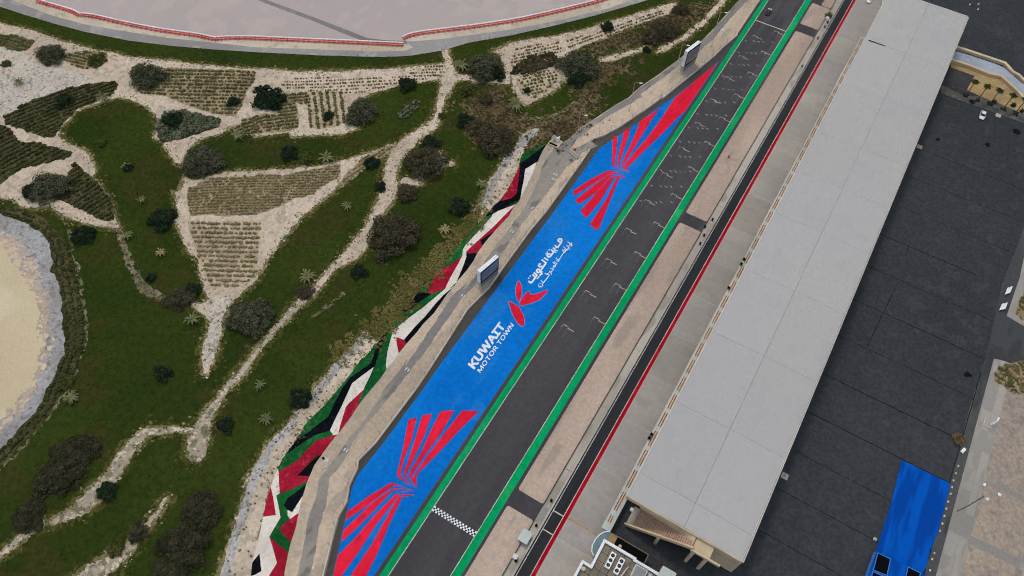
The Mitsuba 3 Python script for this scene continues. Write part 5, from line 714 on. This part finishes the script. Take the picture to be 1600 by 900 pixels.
# ---------------------------------------------------------------- race rails
for n, (key, lb) in enumerate((('rail_line_a', 'red and white racecourse rail at the far left of the curve'), ('rail_line_b', 'long red and white racecourse rail along the outer curve'), ('rail_line_c', 'straight red and white racecourse rail ending at the path junction'), ('rail_line_d', 'red and white racecourse rail right of the path junction'))):
    k = thing('racecourse_rail', lb, 'rail', 'racecourse rails')
    c = np.asarray(shapely.segmentize(LineString(W[key][0]), 2.4).coords)
    for _ in range(6): c[1:-1] = (c[:-2] + 2 * c[1:-1] + c[2:]) / 4
    d = np.gradient(c, axis=0); d /= np.linalg.norm(d, axis=1, keepdims=True)
    nn = np.c_[-d[:, 1], d[:, 0]]
    if nn[:, 1].mean() < 0: nn = -nn
    C3 = lambda off, z: np.c_[c + nn * off, np.full(len(c), z)]
    seg = lambda q, w, h: joined(*[bar(q[i], q[i + 1], w, h) for i in range(len(q) - 1)])
    part(k, 'top_rail', seg(C3(.55, 1.25), .5, .16), 'white')
    part(k, 'lower_rail', seg(C3(.0, .95), .28, .22), 'rail_red'); part(k, 'lower_rail', seg(C3(-.55, .6), .28, .22), 'rail_red')
    po = [joined(bar((*c[i] - nn[i] * 1.25, .05), (*c[i] + nn[i] * .5, 1.2), .22, .16)) for i in range(0, len(c))]
    tag(part(k, 'leg_row', joined(*po), 'rail_red'), kind='stuff')

# ---------------------------------------------------------------- barriers with debris fence posts
for n, q in enumerate(W['barrier']):
    k = thing('concrete_barrier', ['pale concrete barrier past the road junction', 'long pale concrete barrier with thin fence posts beside the blue run-off', 'pale concrete barrier below the farther screen'][n], 'barrier')
    ln = LineString(q)
    part(k, 'wall', slabmesh(ln.buffer(.16, cap_style=2), .05, .9), 'concrete_light')
    part(k, 'kerb', slabmesh(ln.buffer(.28, cap_style=2), .05, .2), 'concrete')
    for t in np.arange(2, ln.length, 6.0):
        p = ln.interpolate(t)
        part(k, 'post', cyl((p.x - .35, p.y, .05), (p.x - .35, p.y, 3.6), .07, 6), 'steel')
pw = thing('pit_wall', 'long low concrete pit wall along the pit lane', 'wall')
part(pw, 'wall', bx(-20.1, -19.85, Y0, Y1, .05, 1.1), 'concrete_light'); part(pw, 'wall_cap', bx(-20.3, -19.8, Y0, Y1, 1.1, 1.2), 'concrete')
part(pw, 'skirt', bx(-19.79, -19.56, Y0, Y1, .05, .3), 'black')
pf = thing('pit_fence', 'low dark fence along the edge of the sandy pit strip', 'fence')
for y0, y1 in ((Y0, 59.0), (65.5, 183.0), (188.5, 311.0), (318, Y1)):
    part(pf, 'rail', bx(-22.72, -22.6, y0, y1, .7, .82), 'edge'); part(pf, 'rail', bx(-22.72, -22.6, y0, y1, .3, .4), 'edge')
    for y in np.arange(y0 + 1, y1, 6): part(pf, 'post', bx(-22.76, -22.56, y - .06, y + .06, .06, .95), 'edge')
POS = ['by the upper asphalt gap', 'at the edge of the middle asphalt gap', 'just below the middle asphalt gap', 'second below the middle asphalt gap', 'above the lower asphalt gap', 'in the lower asphalt gap', 'below the grey green hut', 'below the topmost asphalt gap', 'farther below the topmost asphalt gap', 'above the white cabinet at the top', 'just above the topmost asphalt gap']
for (x, y), s in zip(W['pitbox'], POS):
    k = thing('timing_box', 'small black box on the pit wall platform, ' + s, 'box', None)
    part(k, 'cabinet', bx(x - .3, x + .3, y - .3, y + .3, .16, 1.1), 'screen_frame'); part(k, 'lid', bx(x - .34, x + .34, y - .34, y + .34, 1.1, 1.16), 'black')
for (x, y), s in zip(W['pitwhite'], ('white cabinet on the pit wall platform near the bottom edge', 'white cabinet on the pit wall platform near the top edge')):
    k = thing('signal_cabinet', s, 'cabinet')
    part(k, 'cabinet', bx(x - .6, x + .6, y - .6, y + .6, .16, 1.7), 'white'); part(k, 'lid', bx(x - .68, x + .68, y - .68, y + .68, 1.7, 1.8), 'roof_trim')
x, y = W['hut'][0]
k = thing('marshal_hut', 'grey green marshal hut at the pit fence near the bottom', 'hut')
part(k, 'wall', bx(x - 1.3, x + 1.3, y - 1.6, y + 1.6, .07, 2.4), 'steel'); part(k, 'roof', slabmesh(sbox(x - 1.55, y - 1.85, x + 1.55, y + 1.85).buffer(-.2).buffer(.2, quad_segs=3), 2.4, 2.6), 'leaf_grey' if False else 'steel_teal'); part(k, 'window', bx(x + 1.3, x + 1.34, y - .9, y + .9, 1.2, 2.1), 'glass', 'satin')
k = thing('boom_barrier', 'thin boom barrier with a red post on the sandy strip beside the pit wall', 'barrier')
(bx0, by0), (bx1, by1) = W['boom']
part(k, 'post', cyl((bx0, by0, .07), (bx0, by0, 1.2), .3, 10, .24), 'rail_red'); part(k, 'arm', bar((bx0, by0, 1.0), (bx1, by1, 1.0), .12), 'cream')
k = thing('platform_block', 'grey raised block on the pit platform in the lower gap', 'block')
part(k, 'base', bx(-22.4, -20.4, 59.9, 65.1, .16, .6), 'concrete'); part(k, 'top', bx(-22.2, -20.6, 60.2, 64.8, .6, .7), 'wall_grey')

# ---------------------------------------------------------------- screens, lamps, road furniture
def screen(L, R, h, label):
    k = thing('led_screen', label, 'screen', None)
    L, R = np.array(L), np.array(R)
    d = (R - L) / np.linalg.norm(R - L); nrm = np.array([d[1], -d[0]])
    if nrm[0] < 0: nrm = -nrm
    wd = np.linalg.norm(R - L)
    def blk(u0, u1, n0, n1, z0, z1):
        pts = [L + d * u0 + nrm * n0, L + d * u1 + nrm * n0, L + d * u1 + nrm * n1, L + d * u0 + nrm * n1]
        return slabmesh(P(pts), z0, z1)
    part(k, 'casing', blk(0, wd, -1.5, 0, h * .30, h), 'white')
    part(k, 'plinth', blk(.1, wd - .1, -1.35, -.1, .3, h * .28), 'concrete_light')
    part(k, 'base', blk(-.6, wd + .6, -1.8, .5, .05, .3), 'concrete')
    s = part(k, 'frame', blk(.15, wd - .15, 0, .1, h * .28, h * .985), 'screen_frame', 'satin')
    part(s, 'display', blk(.6, wd - .6, .1, .13, h * .38, h * .91), 'screen', 'satin')
    part(k, 'lower_panel', blk(.4, wd - .4, -.1, .05, h * .08, h * .27), 'screen', 'satin')
    part(k, 'band', blk(-.02, wd + .02, -1.52, .02, h * .28, h * .30), 'screen_frame')
screen((-78.6, 119.4), (-76.6, 128.3), 9.8, 'large white cased screen facing the track beside the blue run-off')
screen((-63.6, 258.0), (-61.4, 267.0), 11.5, 'large white cased screen on the verge near the top of the track')
LB = ['tall lamp post on the verge below the farther screen', 'lamp post beside the road junction at the end of the painted bank', 'lamp post behind the farther screen', 'lamp post farthest up the service road', 'lamp post on the verge between the farther screen and the top']
for (x, y), h, s in zip(W['lamp'], (15, 9, 7.5, 6, 9), LB):
    k = thing('street_lamp', s, 'lamp post', 'lamp posts along the service road')
    part(k, 'pole', cyl((x, y, .05), (x, y, h), .14, 8, .09), 'wall_tan'); part(k, 'arm', bar((x, y, h), (x + 1.9, y + .7, h + .15), .1), 'steel')
    part(k, 'lamp_head', bar((x + 1.7, y + .63, h + .1), (x + 2.8, y + 1.0, h + .16), .5, .2), 'white'); part(k, 'base', cyl((x, y, .05), (x, y, .4), .35, 8), 'concrete')
VW = ['upper white marker pair on the service road near the painted bank top', 'white marker just below the upper pair on the service road', 'single white marker on the service road above the nearer screen', 'white marker pair on the road level with the dark trio of bank panels', 'white marker on the road right of the long red sliver', 'white marker pair on the road below the nearer screen', 'white marker pair on the road left of the lettering', 'white marker pair on the road beside the wall box', 'white marker on the road near the bottom edge, upper one', 'white marker on the road near the bottom edge, lower one']
for (x, y), s in zip(W['verge_white'], VW):
    k = thing('road_marker', s, 'marker')
    for q in ((-.45, .45) if 'pair' in s else (0,)):
        b_ = part(k, 'block', bx(x + q - .2, x + q + .2, y - .5, y + .5, .06, .5), 'white')
        part(b_, 'cap', bx(x + q - .14, x + q + .14, y - .44, y + .44, .5, .56), 'roof_trim')
(g0, g1), (g2, g3) = W['gate']
k = thing('barrier_gate', 'pale double bar gate across the service road junction', 'gate')
for q in (-.5, .5): part(k, 'bar', bar((g0, g1 + q, .9), (g2, g3 + q, .9), .22, .2), 'cream')
for t in (0, .5, 1): part(k, 'post', bar((g0 + (g2 - g0) * t, g1 + (g3 - g1) * t, .06), (g0 + (g2 - g0) * t, g1 + (g3 - g1) * t, 1.0), .25), 'steel')
k = thing('traffic_cone', 'red cone standing beside the pale gate', 'cone')
x, y = W['gatepoint'][0]; part(k, 'cone', cyl((x, y, .1), (x, y, 1.1), .42, 12, .08), 'orange'); part(k, 'base', bx(x - .5, x + .5, y - .5, y + .5, .06, .12), 'rail_red')
k = thing('tyre_ring', 'dark ring lying on the road below the pale gate', 'ring')
x, y = W['gatepoint'][1]
t_ = trimesh.creation.torus(.8, .16, 20, 8); t_.apply_translation((x, y, .2)); part(k, 'ring', t_, 'steel'); part(k, 'hub', cyl((x, y, .06), (x, y, .3), .25, 10), 'screen_frame')
x, y = W['perch'][0]
k = thing('marshal_post', 'small marshal post with a white figure shaped board at the top of the painted bank', 'platform')
part(k, 'deck', bx(x - 2.6, x + 2.0, y - 3.2, y + 1.0, .1, .6), 'wall_tan'); part(k, 'panel', bar((x - .2, y - .6, 1.6), (x + .5, y + .9, 1.6), .5, 2.0), 'white'); part(k, 'roof', bx(x - 2.2, x - .6, y - 1.2, y + .8, 2.1, 2.25), 'wall_grey')
part(k, 'post', joined(*[bx(x + a - .06, x + a + .06, y + b - .06, y + b + .06, .6, 2.1) for a in (-2.1, -.7) for b in (-1.1, .7)]), 'steel'); part(k, 'recess', bx(x - 2.2, x + 1.2, y - 2.9, y - 2.0, .6, .7), 'screen_frame')
x, y = W['wallbox'][0]
k = thing('concrete_pad', 'pale concrete pad with a small dark box beside the painted bank', 'pad')
part(k, 'slab', slabmesh(P([(x - 1.9, y + 1.2), (x + .6, y + 2.0), (x + 1.8, y - .5), (x + .9, y - 1.2)]), .05, .25), 'concrete_light'); part(k, 'box', bx(x - 1.2, x - .6, y + .7, y + 1.3, .25, .9), 'screen_frame')
# yard furniture
LW = ['white cone on the far dark yard, left of three', 'white cone on the far dark yard, right of three', 'white cone on the far dark yard, nearest of three']
for (x, y), s in zip(W['lotwhite'], LW):
    k = thing('white_cone', s, 'cone', 'white cones on the far yard'); part(k, 'cone', cyl((x, y, .1), (x, y, .9), .3, 10, .08), 'white'); part(k, 'base', bx(x - .36, x + .36, y - .36, y + .36, .05, .12), 'roof_trim')
LX = ['grey drain box in the yard beside the middle of the roof', 'pale utility cover beside the white car', 'grey drain box in the yard beside the lower end of the roof', 'small white box at the left edge of the blue carpet']
for (x, y), s in zip(W['lotbox'], LX):
    k = thing('utility_box', s, 'box'); part(k, 'kerb', bx(x - 1.0, x + 1.0, y - 1.0, y + 1.0, .04, .22) if 'white box' not in s else bx(x - .4, x + .4, y - .4, y + .4, .04, .5), 'concrete' if 'white box' not in s else 'white'); part(k, 'cover', bx(x - .5, x + .3, y - .3, y + .5, .22, .3) if 'white box' not in s else bx(x - .3, x + .3, y - .3, y + .3, .5, .6), 'wall_grey')
for (x, y), s in zip(W['litter'], ('upper left', 'right', 'lower')):
    k = thing('white_stone', 'small white block on the gravel, %s of the three beside the blue carpet' % s, 'block'); part(k, 'block', clumps(np.array([[x, y]]), .55, rng), 'white')
for i, (x, y) in enumerate(W['kerbdots']):
    k = thing('kerb_stone', 'small pale kerb stone in the row beside the blue carpet', 'stone', 'kerb stones along the dark lane'); scene.pop(k, None)
    part(k, 'stone', bx(x - .22, x + .22, y - .3, y + .3, .05, .3), 'concrete_light')
for (x, y), s in zip(W['whitebox'], ('upper white square panel at the right edge of the yard', 'lower white square panel at the right edge of the yard')):
    k = thing('panel_board', s, 'board', None)
    part(k, 'panel', slabmesh(P(W['whiteboard'][0 if 'upper' in s else 1]), .9, 1.05), 'white'); part(k, 'leg', joined(*[bx(x + a - .07, x + a + .07, y + b - .07, y + b + .07, .05, .9) for a in (-.5, .5) for b in (-.6, .6)]), 'steel')
k = thing('lane_sign', 'small white sign lying at the lane edge above the dry bush', 'sign'); part(k, 'plate', bar((79.6, 146.0, .5), (80.3, 147.9, .5), .9, .12), 'white'); part(k, 'foot', bx(79.6, 80.0, 146.4, 147, .05, .45), 'steel')
k = thing('curved_lamp', 'white hooked lamp on a small square plinth at the pavement', 'lamp'); part(k, 'plinth', joined(bx(83.4, 83.7, 159, 162.5, .12, .4), bx(83.7, 86, 159, 159.3, .12, .4)), 'concrete_light'); part(k, 'hook', joined(bar((85.6, 160.5, .2), (86.2, 161.2, 2.4), .5), bar((86.2, 161.2, 2.4), (86.4, 162.6, 2.6), .5)), 'white')

# ---------------------------------------------------------------- cars
def car(x, y, heading, label, body='white', L=4.8, Wd=1.95):
    k = thing('parked_car', label, 'car', None)
    M = trimesh.transformations.rotation_matrix(heading, [0, 0, 1]); M[:3, 3] = (x, y, .06)
    def mv(m): m = m.copy(); m.apply_transform(M); return m
    def loft(secs):
        hull = trimesh.PointCloud(np.array(secs)).convex_hull
        return hull
    h = Wd / 2
    low = [(s * u, v, w) for s in (-1, 1) for (u, v, w) in ((h * .9, -L / 2, .45), (h, -L / 2 + .3, .4), (h, L / 2 - .5, .4), (h * .75, L / 2, .45), (h * .72, L / 2 - .05, .7), (h * .92, L / 2 - .9, .92), (h * .95, -L / 2 + .35, 1.0), (h * .85, -L / 2, .85))]
    part(k, 'body', mv(loft(low)), body, 'satin')
    cab = [(s * u, v, w) for s in (-1, 1) for (u, v, w) in ((h * .9, L * .20, .93), (h * .72, L * .04, 1.45), (h * .72, -L * .32, 1.45), (h * .86, -L * .43, .98))]
    part(k, 'window', mv(loft(cab)), 'glass', 'satin')
    top = [(s * u, v, w) for s in (-1, 1) for (u, v, w) in ((h * .70, L * .02, 1.46), (h * .70, -L * .33, 1.46), (h * .62, 0, 1.54), (h * .62, -L * .31, 1.54))]
    part(k, 'roof', mv(loft(top)), body, 'satin')
    for sx in (-1, 1):
        for v in (L * .31, -L * .3):
            w_ = part(k, 'wheel', mv(cyl((sx * (h - .24), v, .33), (sx * (h + .01), v, .33), .33, 16)), 'rubber')
            part(w_, 'rim', mv(cyl((sx * (h - .1), v, .33), (sx * (h + .03), v, .33), .2, 12)), 'steel')
        part(k, 'headlight', mv(bar((sx * h * .5, L / 2 - .06, .66), (sx * h * .8, L / 2 - .14, .66), .16, .12)), 'roof_trim', 'satin')
        part(k, 'mirror', mv(bx(min(sx * h, sx * (h + .2)), max(sx * h, sx * (h + .2)), L * .15, L * .2, .95, 1.1)), body)
    return k
(a0, a1), (b0, b1) = W['car_lot']
car((a0 + b0) / 2, (a1 + b1) / 2, math.pi + .02, 'white car parked on the dark yard below the palms', L=5.2, Wd=2.1)
(a0, a1), (b0, b1) = W['car_apron']
car((a0 + b0) / 2 + .1, (a1 + b1) / 2 + .6, math.pi, 'white car on the pale apron at the top edge of the photo', L=5.2, Wd=2.1)
k = car(-46.4, 317.0, 0.0, 'small black car on the track beyond the white crossing line', 'screen_frame', 4.4, 1.9)
for q in (-.5, .5): part(k, 'roof_light', bx(-46.4 + q - .28, -46.4 + q + .28, 317.6, 318.4, 1.62, 1.75), 'white')

# ---------------------------------------------------------------- vegetation
def crown(seed, n_cl=46, n_leaf=75, leaf=.062, height=.82, core=True):
    r = np.random.default_rng(seed)
    # clump centres on an uneven dome of radius 1, some inside
    a = r.uniform(0, 6.28, n_cl); u = r.uniform(0.02, 1, n_cl) ** .85
    rad = np.where(r.random(n_cl) < .75, r.uniform(.66, .86, n_cl), r.uniform(.2, .6, n_cl))
    lob = 1 + .13 * np.sin(a * 3 + r.uniform(0, 6)) + .08 * np.sin(a * 5 + r.uniform(0, 6))
    hz = np.sqrt(np.maximum(0, 1 - u ** 2))
    c = np.c_[np.cos(a) * hz * lob, np.sin(a) * hz * lob, u] * rad[:, None]
    vs = []
    for q in c:
        s = r.uniform(.17, .30)
        d = r.normal(size=(n_leaf, 3)); d /= np.linalg.norm(d, axis=1, keepdims=True); d[:, 2] = np.abs(d[:, 2]) * .9 - .15
        p = q + d * s * r.uniform(.55, 1.05, (n_leaf, 1))
        nrm = d + r.normal(size=(n_leaf, 3)) * .5 + [0, 0, .5]; nrm /= np.linalg.norm(nrm, axis=1, keepdims=True)
        t = np.cross(nrm, r.normal(size=(n_leaf, 3))); t /= np.linalg.norm(t, axis=1, keepdims=True); b = np.cross(nrm, t)
        l = leaf * r.uniform(.6, 1.3, (n_leaf, 1))
        vs.append(np.stack([p - t * l, p + b * l * .55, p + t * l, p - b * l * .55], 1))
    v = np.concatenate(vs); v = v.reshape(-1, 3); v[:, 2] = np.maximum(v[:, 2], .03) * height
    f = np.arange(len(v)).reshape(-1, 4); f = np.vstack([f[:, [0, 1, 2]], f[:, [0, 2, 3]]])
    m = trimesh.Trimesh(v, f, process=False)
    if core:
        s = trimesh.creation.icosphere(subdivisions=3); w = np.array(s.vertices)
        w *= (.62 + .22 * (meshkit.fbm(w * 3.1 + seed, 3, seed) - .5) * 2)[:, None]
        w[:, 2] = np.maximum(w[:, 2], -.05) * height
        m = joined(m, trimesh.Trimesh(w, s.faces, process=False))
    return m
def trunk(seed):
    r = np.random.default_rng(seed)
    ms = [cyl((0, 0, -.02), (.02, .01, .26), .06, 8, .045)]
    for i in range(5):
        a = i * 1.26 + r.uniform(0, .5); ms.append(cyl((.02, .01, .22), (.45 * math.cos(a), .45 * math.sin(a), .5), .035, 6, .015))
    return joined(*ms)
KIND = {'grey': 'leaf_grey', 'brown': 'leaf_brown', 'thicket': 'leaf_thicket', 'dark': 'leaf_dark', 'olive': 'leaf_olive'}
for i, (kd, p) in enumerate(KIND.items()):
    for var in range(2):
        big = kd in ('grey', 'brown', 'thicket')
        m = crown(100 + 10 * i + var, 80 if big else 40, 80 if big else 60, .05 if big else .085, .78 if big else .85)
        scene['grown_%s_%d' % (kd, var)] = {'type': 'shapegroup', 'trunk': shape(trunk(i + var), 'bark'), 'crown': shape(m, p, 'leaf')}
for i, (x, y, r, kd, nm, lb) in enumerate(W['trees']):
    a = rng.uniform(0, 360); sx, sy = rng.uniform(.92, 1.12, 2)
    k = numbered(nm)
    h = {'thicket': .5, 'brown': .8, 'grey': .85, 'dark': .95, 'olive': .8}[kd] * rng.uniform(.9, 1.1)
    scene[k] = {'type': 'instance', 'shapegroup': {'type': 'ref', 'id': 'grown_%s_%d' % (kd, i % 2)}, 'to_world': T().translate([x, y, .02]).rotate([0, 0, 1], a).scale([r * sx * 1.16, r * sy * 1.16, r * h * 1.25])}
    tag(k, lb, {'round_tree': 'tree', 'bush': 'bush', 'thicket': 'thicket'}[nm])
def frond(a, L, droop, rise, wid, r):
    n = 7; t = np.linspace(0, 1, n)
    rad = L * t * (1 - .12 * t); z = rise * np.sin(t * 1.9) - droop * t ** 2
    d = np.array([math.cos(a), math.sin(a), 0]); e = np.array([-d[1], d[0], 0])
    mid = rad[:, None] * d + z[:, None] * np.array([0, 0, 1.])
    vs, fs = [], []
    for i in range(1, n):           # leaflets: slim blades both sides of the rib
        for j in range(3):
            q = mid[i - 1] + (mid[i] - mid[i - 1]) * (j / 3)
            w = wid * (1 - .6 * t[i])
            for s in (-1, 1):
                b = len(vs)
                vs += [q, q + d * .12 * L, q + e * s * w + d * .16 * L - np.array([0, 0, .25 * w])]; fs.append([b, b + 1, b + 2])
    return trimesh.Trimesh(np.array(vs), np.array(fs), process=False)
def palm_crown(seed, n=15, L=1.0, wid=.17):
    r = np.random.default_rng(seed)
    return joined(*[frond(i * 6.283 / n + r.uniform(-.2, .2), L * r.uniform(.8, 1.1), r.uniform(.25, .6) * L, r.uniform(.25, .6) * L, wid * L, r) for i in range(n)])
for n_, (nm, p) in enumerate((('pale_0', 'leaf_palm'), ('pale_1', 'leaf_palm'), ('pale_2', 'leaf_palm'), ('straw', 'leaf_straw'))):
    m = palm_crown(5 + n_, (15, 11, 18, 13)[n_]); m.apply_translation((0, 0, .5))
    scene['palm_' + nm] = {'type': 'shapegroup', 'trunk': shape(cyl((0, 0, 0), (0, 0, .55), .09, 8, .07), 'palm_bark'), 'crown': shape(m, p, 'leaf')}
for i, (x, y, r, lb) in enumerate(W['palms']):
    k = numbered('palm_tree')
    scene[k] = {'type': 'instance', 'shapegroup': {'type': 'ref', 'id': 'palm_straw' if ('straw' in lb or 'pinkish' in lb) else 'palm_pale_%d' % (i % 3)}, 'to_world': T().translate([x, y, 0.02]).rotate([0, 0, 1], rng.uniform(0, 360)).scale([r * 1.05, r * 1.05, r * .9])}
    tag(k, lb, 'palm')
tall = joined(palm_crown(8, 20, 1.9, .3), palm_crown(9, 16, 1.5, .3))
ORD = ['leftmost', 'second from left', 'middle', 'second from right', 'rightmost']
for i, (x, y) in enumerate(W['palmbase']):
    k = thing('tall_palm', 'tall slim palm on the tan terrace, %s of the row of five' % ORD[i], 'palm', None)
    h = 7.6 + .3 * rng.uniform(-1, 1)
    part(k, 'trunk', cyl((x, y, .06), (x + .1, y, h), .2, 10, .15), 'palm_bark')
    m = tall.copy(); m.apply_transform(trimesh.transformations.rotation_matrix(i * 1.3, [0, 0, 1])); m.apply_translation((x + .1, y, h - .1)); part(k, 'crown', m, 'leaf_palm_dark', 'leaf')
    q = thing('foot_shrub', 'low dark shrub at the foot of the tall palm, %s of the row' % ORD[i], 'shrub', None)
    part(q, 'foliage', clumps(np.c_[x + rng.uniform(-.9, .9, 14), y + rng.uniform(-.9, .9, 14)], .5, rng), 'leaf_dark'); part(q, 'stem', cyl((x + .3, y - .3, 0), (x + .3, y - .3, .4), .05, 6), 'bark')
def shrub(name, x, y, r, p, lb, n=40):
    k = thing(name, lb, 'shrub')
    t = rng.uniform(0, 6.28, n); d = r * np.sqrt(rng.random(n))
    part(k, 'foliage', joined(clumps(np.c_[x + d * np.cos(t), y + d * np.sin(t)], .42, rng), blades(np.c_[x + d * np.cos(t), y + d * np.sin(t), np.full(n, .3)], 1.0, rng, 6)), p); part(k, 'stem', cyl((x, y, 0), (x, y, .6), .07, 6), 'bark')
x, y = W['busht'][0]; shrub('dry_bush', x, y, 1.7, 'earth', 'dry brown bush growing in the yard edge above the blue carpet')
x, y = W['pitbush'][0]; shrub('pit_bush', x, y, 1.6, 'leaf_grey', 'grey green bush on the pit wall platform near the top')
for (x, y), s in zip(W['lotbush'], ('dark shrub between the two rightmost tall palms', 'dark shrub right of the rightmost palm foot', 'small shrub below the leftmost tall palm', 'small shrub beside the middle palm foot')): shrub('terrace_shrub', x, y, .7, 'leaf_dark', s, 14)
for q, lb, n in ((W['bed_round'][0], 'mixed low brown plants filling the rounded bed at the right edge', 90), (W['bed_low'][0], 'straggling brown and green plants in the lower right bed', 170)):
    s = scatter(P(q).buffer(-.3), n, rng); k = put('bed_plants', joined(clumps(s, .42, rng), blades(s, .9, rng, 5)), 'row_olive'); tag(k, lb, 'plants', kind='stuff')
# planting rows: hundreds of small plants each, one mass per plot
used = unary_union([Point(t[0], t[1]).buffer(t[2] * .55) for t in W['trees']])
for i, (lb, pts, ang, rs, ps, size, p) in enumerate(W['plots']):
    g = P(pts).buffer(.2).difference(used)
    r = np.random.default_rng(50 + i)
    c, s = math.cos(ang), math.sin(ang)
    ctr = np.array([g.centroid.x, g.centroid.y]); R_ = 80
    out = []
    for a in np.arange(-R_, R_, rs):
        t = np.arange(-R_, R_, ps * .82) + r.uniform(0, ps)
        keep = r.random(len(t)) > .08
        t = t[keep] + r.normal(0, .12, keep.sum())
        bend = .6 * np.sin(t * .07 + a * .05 + i)
        q = np.c_[c * t - s * (a + bend), s * t + c * (a + bend)] + ctr + r.normal(0, .10, (len(t), 2))
        out.append(q[shapely.contains_xy(g, q[:, 0], q[:, 1])])
    if 'banded bank' in lb:      # follows the curve of the basin instead of straight rows
        out = []
        bl = U('basin_gravel')
        for off in (1.0, 3.2, 5.6, 8.0, 10.2):
            ln = bl.buffer(off).exterior; t = np.arange(0, ln.length, 1.15)
            q = np.array([ln.interpolate(a).coords[0] for a in t]) + r.normal(0, .14, (len(t), 2))
            out.append(q[shapely.contains_xy(g, q[:, 0], q[:, 1]) & (r.random(len(q)) > .1)])
    q = np.vstack(out)
    if p == 'rust': q = q[r.random(len(q)) > .08]; size *= .85
    k = put('shrub_rows', joined(clumps(q, size, r, .8), blades(q, size * 1.25, r, 4)), 'row_' + p)
    tag(k, lb, 'shrubs', kind='stuff')
# loose growth
r = np.random.default_rng(11)
lawn_open = lawn.difference(unary_union([sand, earth, basin, U('race_sand'), verge, allflag])).intersection(P([(-420, 40), (-420, 150), (-300, 190), (-95, 345), (-58, 330), (-72, 190), (-90, 60), (-100, -60), (-200, -60)]))
k = put('grass_tufts', blades(scatter(lawn_open, 26000, r), .42, r, 4), 'tuft_green'); tag(k, 'short rough green grass covering the lawns', 'grass', kind='stuff')
k = put('dry_tufts', joined(blades(scatter(dry, 2600, r), .6, r, 5), blades(scatter(fringe.intersection(lawn_open.buffer(2)), 2600, r), .5, r, 5)), 'tuft_dry'); tag(k, 'straw coloured dry grass on the verge and along the path edges', 'grass', kind='stuff')
k = put('earth_scrub', joined(blades(scatter(earth, 1500, r), .7, r, 5), clumps(scatter(earth, 420, r), .4, r)), 'leaf_thicket'); tag(k, 'low dark scrub sprinkled over the bare brown earth', 'scrub', kind='stuff')
k = put('sand_stones', clumps(scatter(sand.difference(U('race_sand')), 1500, r), .15, r, .6), 'pebble'); tag(k, 'loose stones strewn over the sand', 'stones', kind='stuff')
k = put('sand_scrub', clumps(scatter(unary_union(strips).buffer(-.6).difference(allflag.buffer(.5)), 80, r), .32, r, .7), 'row_olive'); tag(k, 'small dark plants dotting the sand strip beside the painted bank', 'plants', kind='stuff')
scene = {k: v for k, v in scene.items() if v is not None}
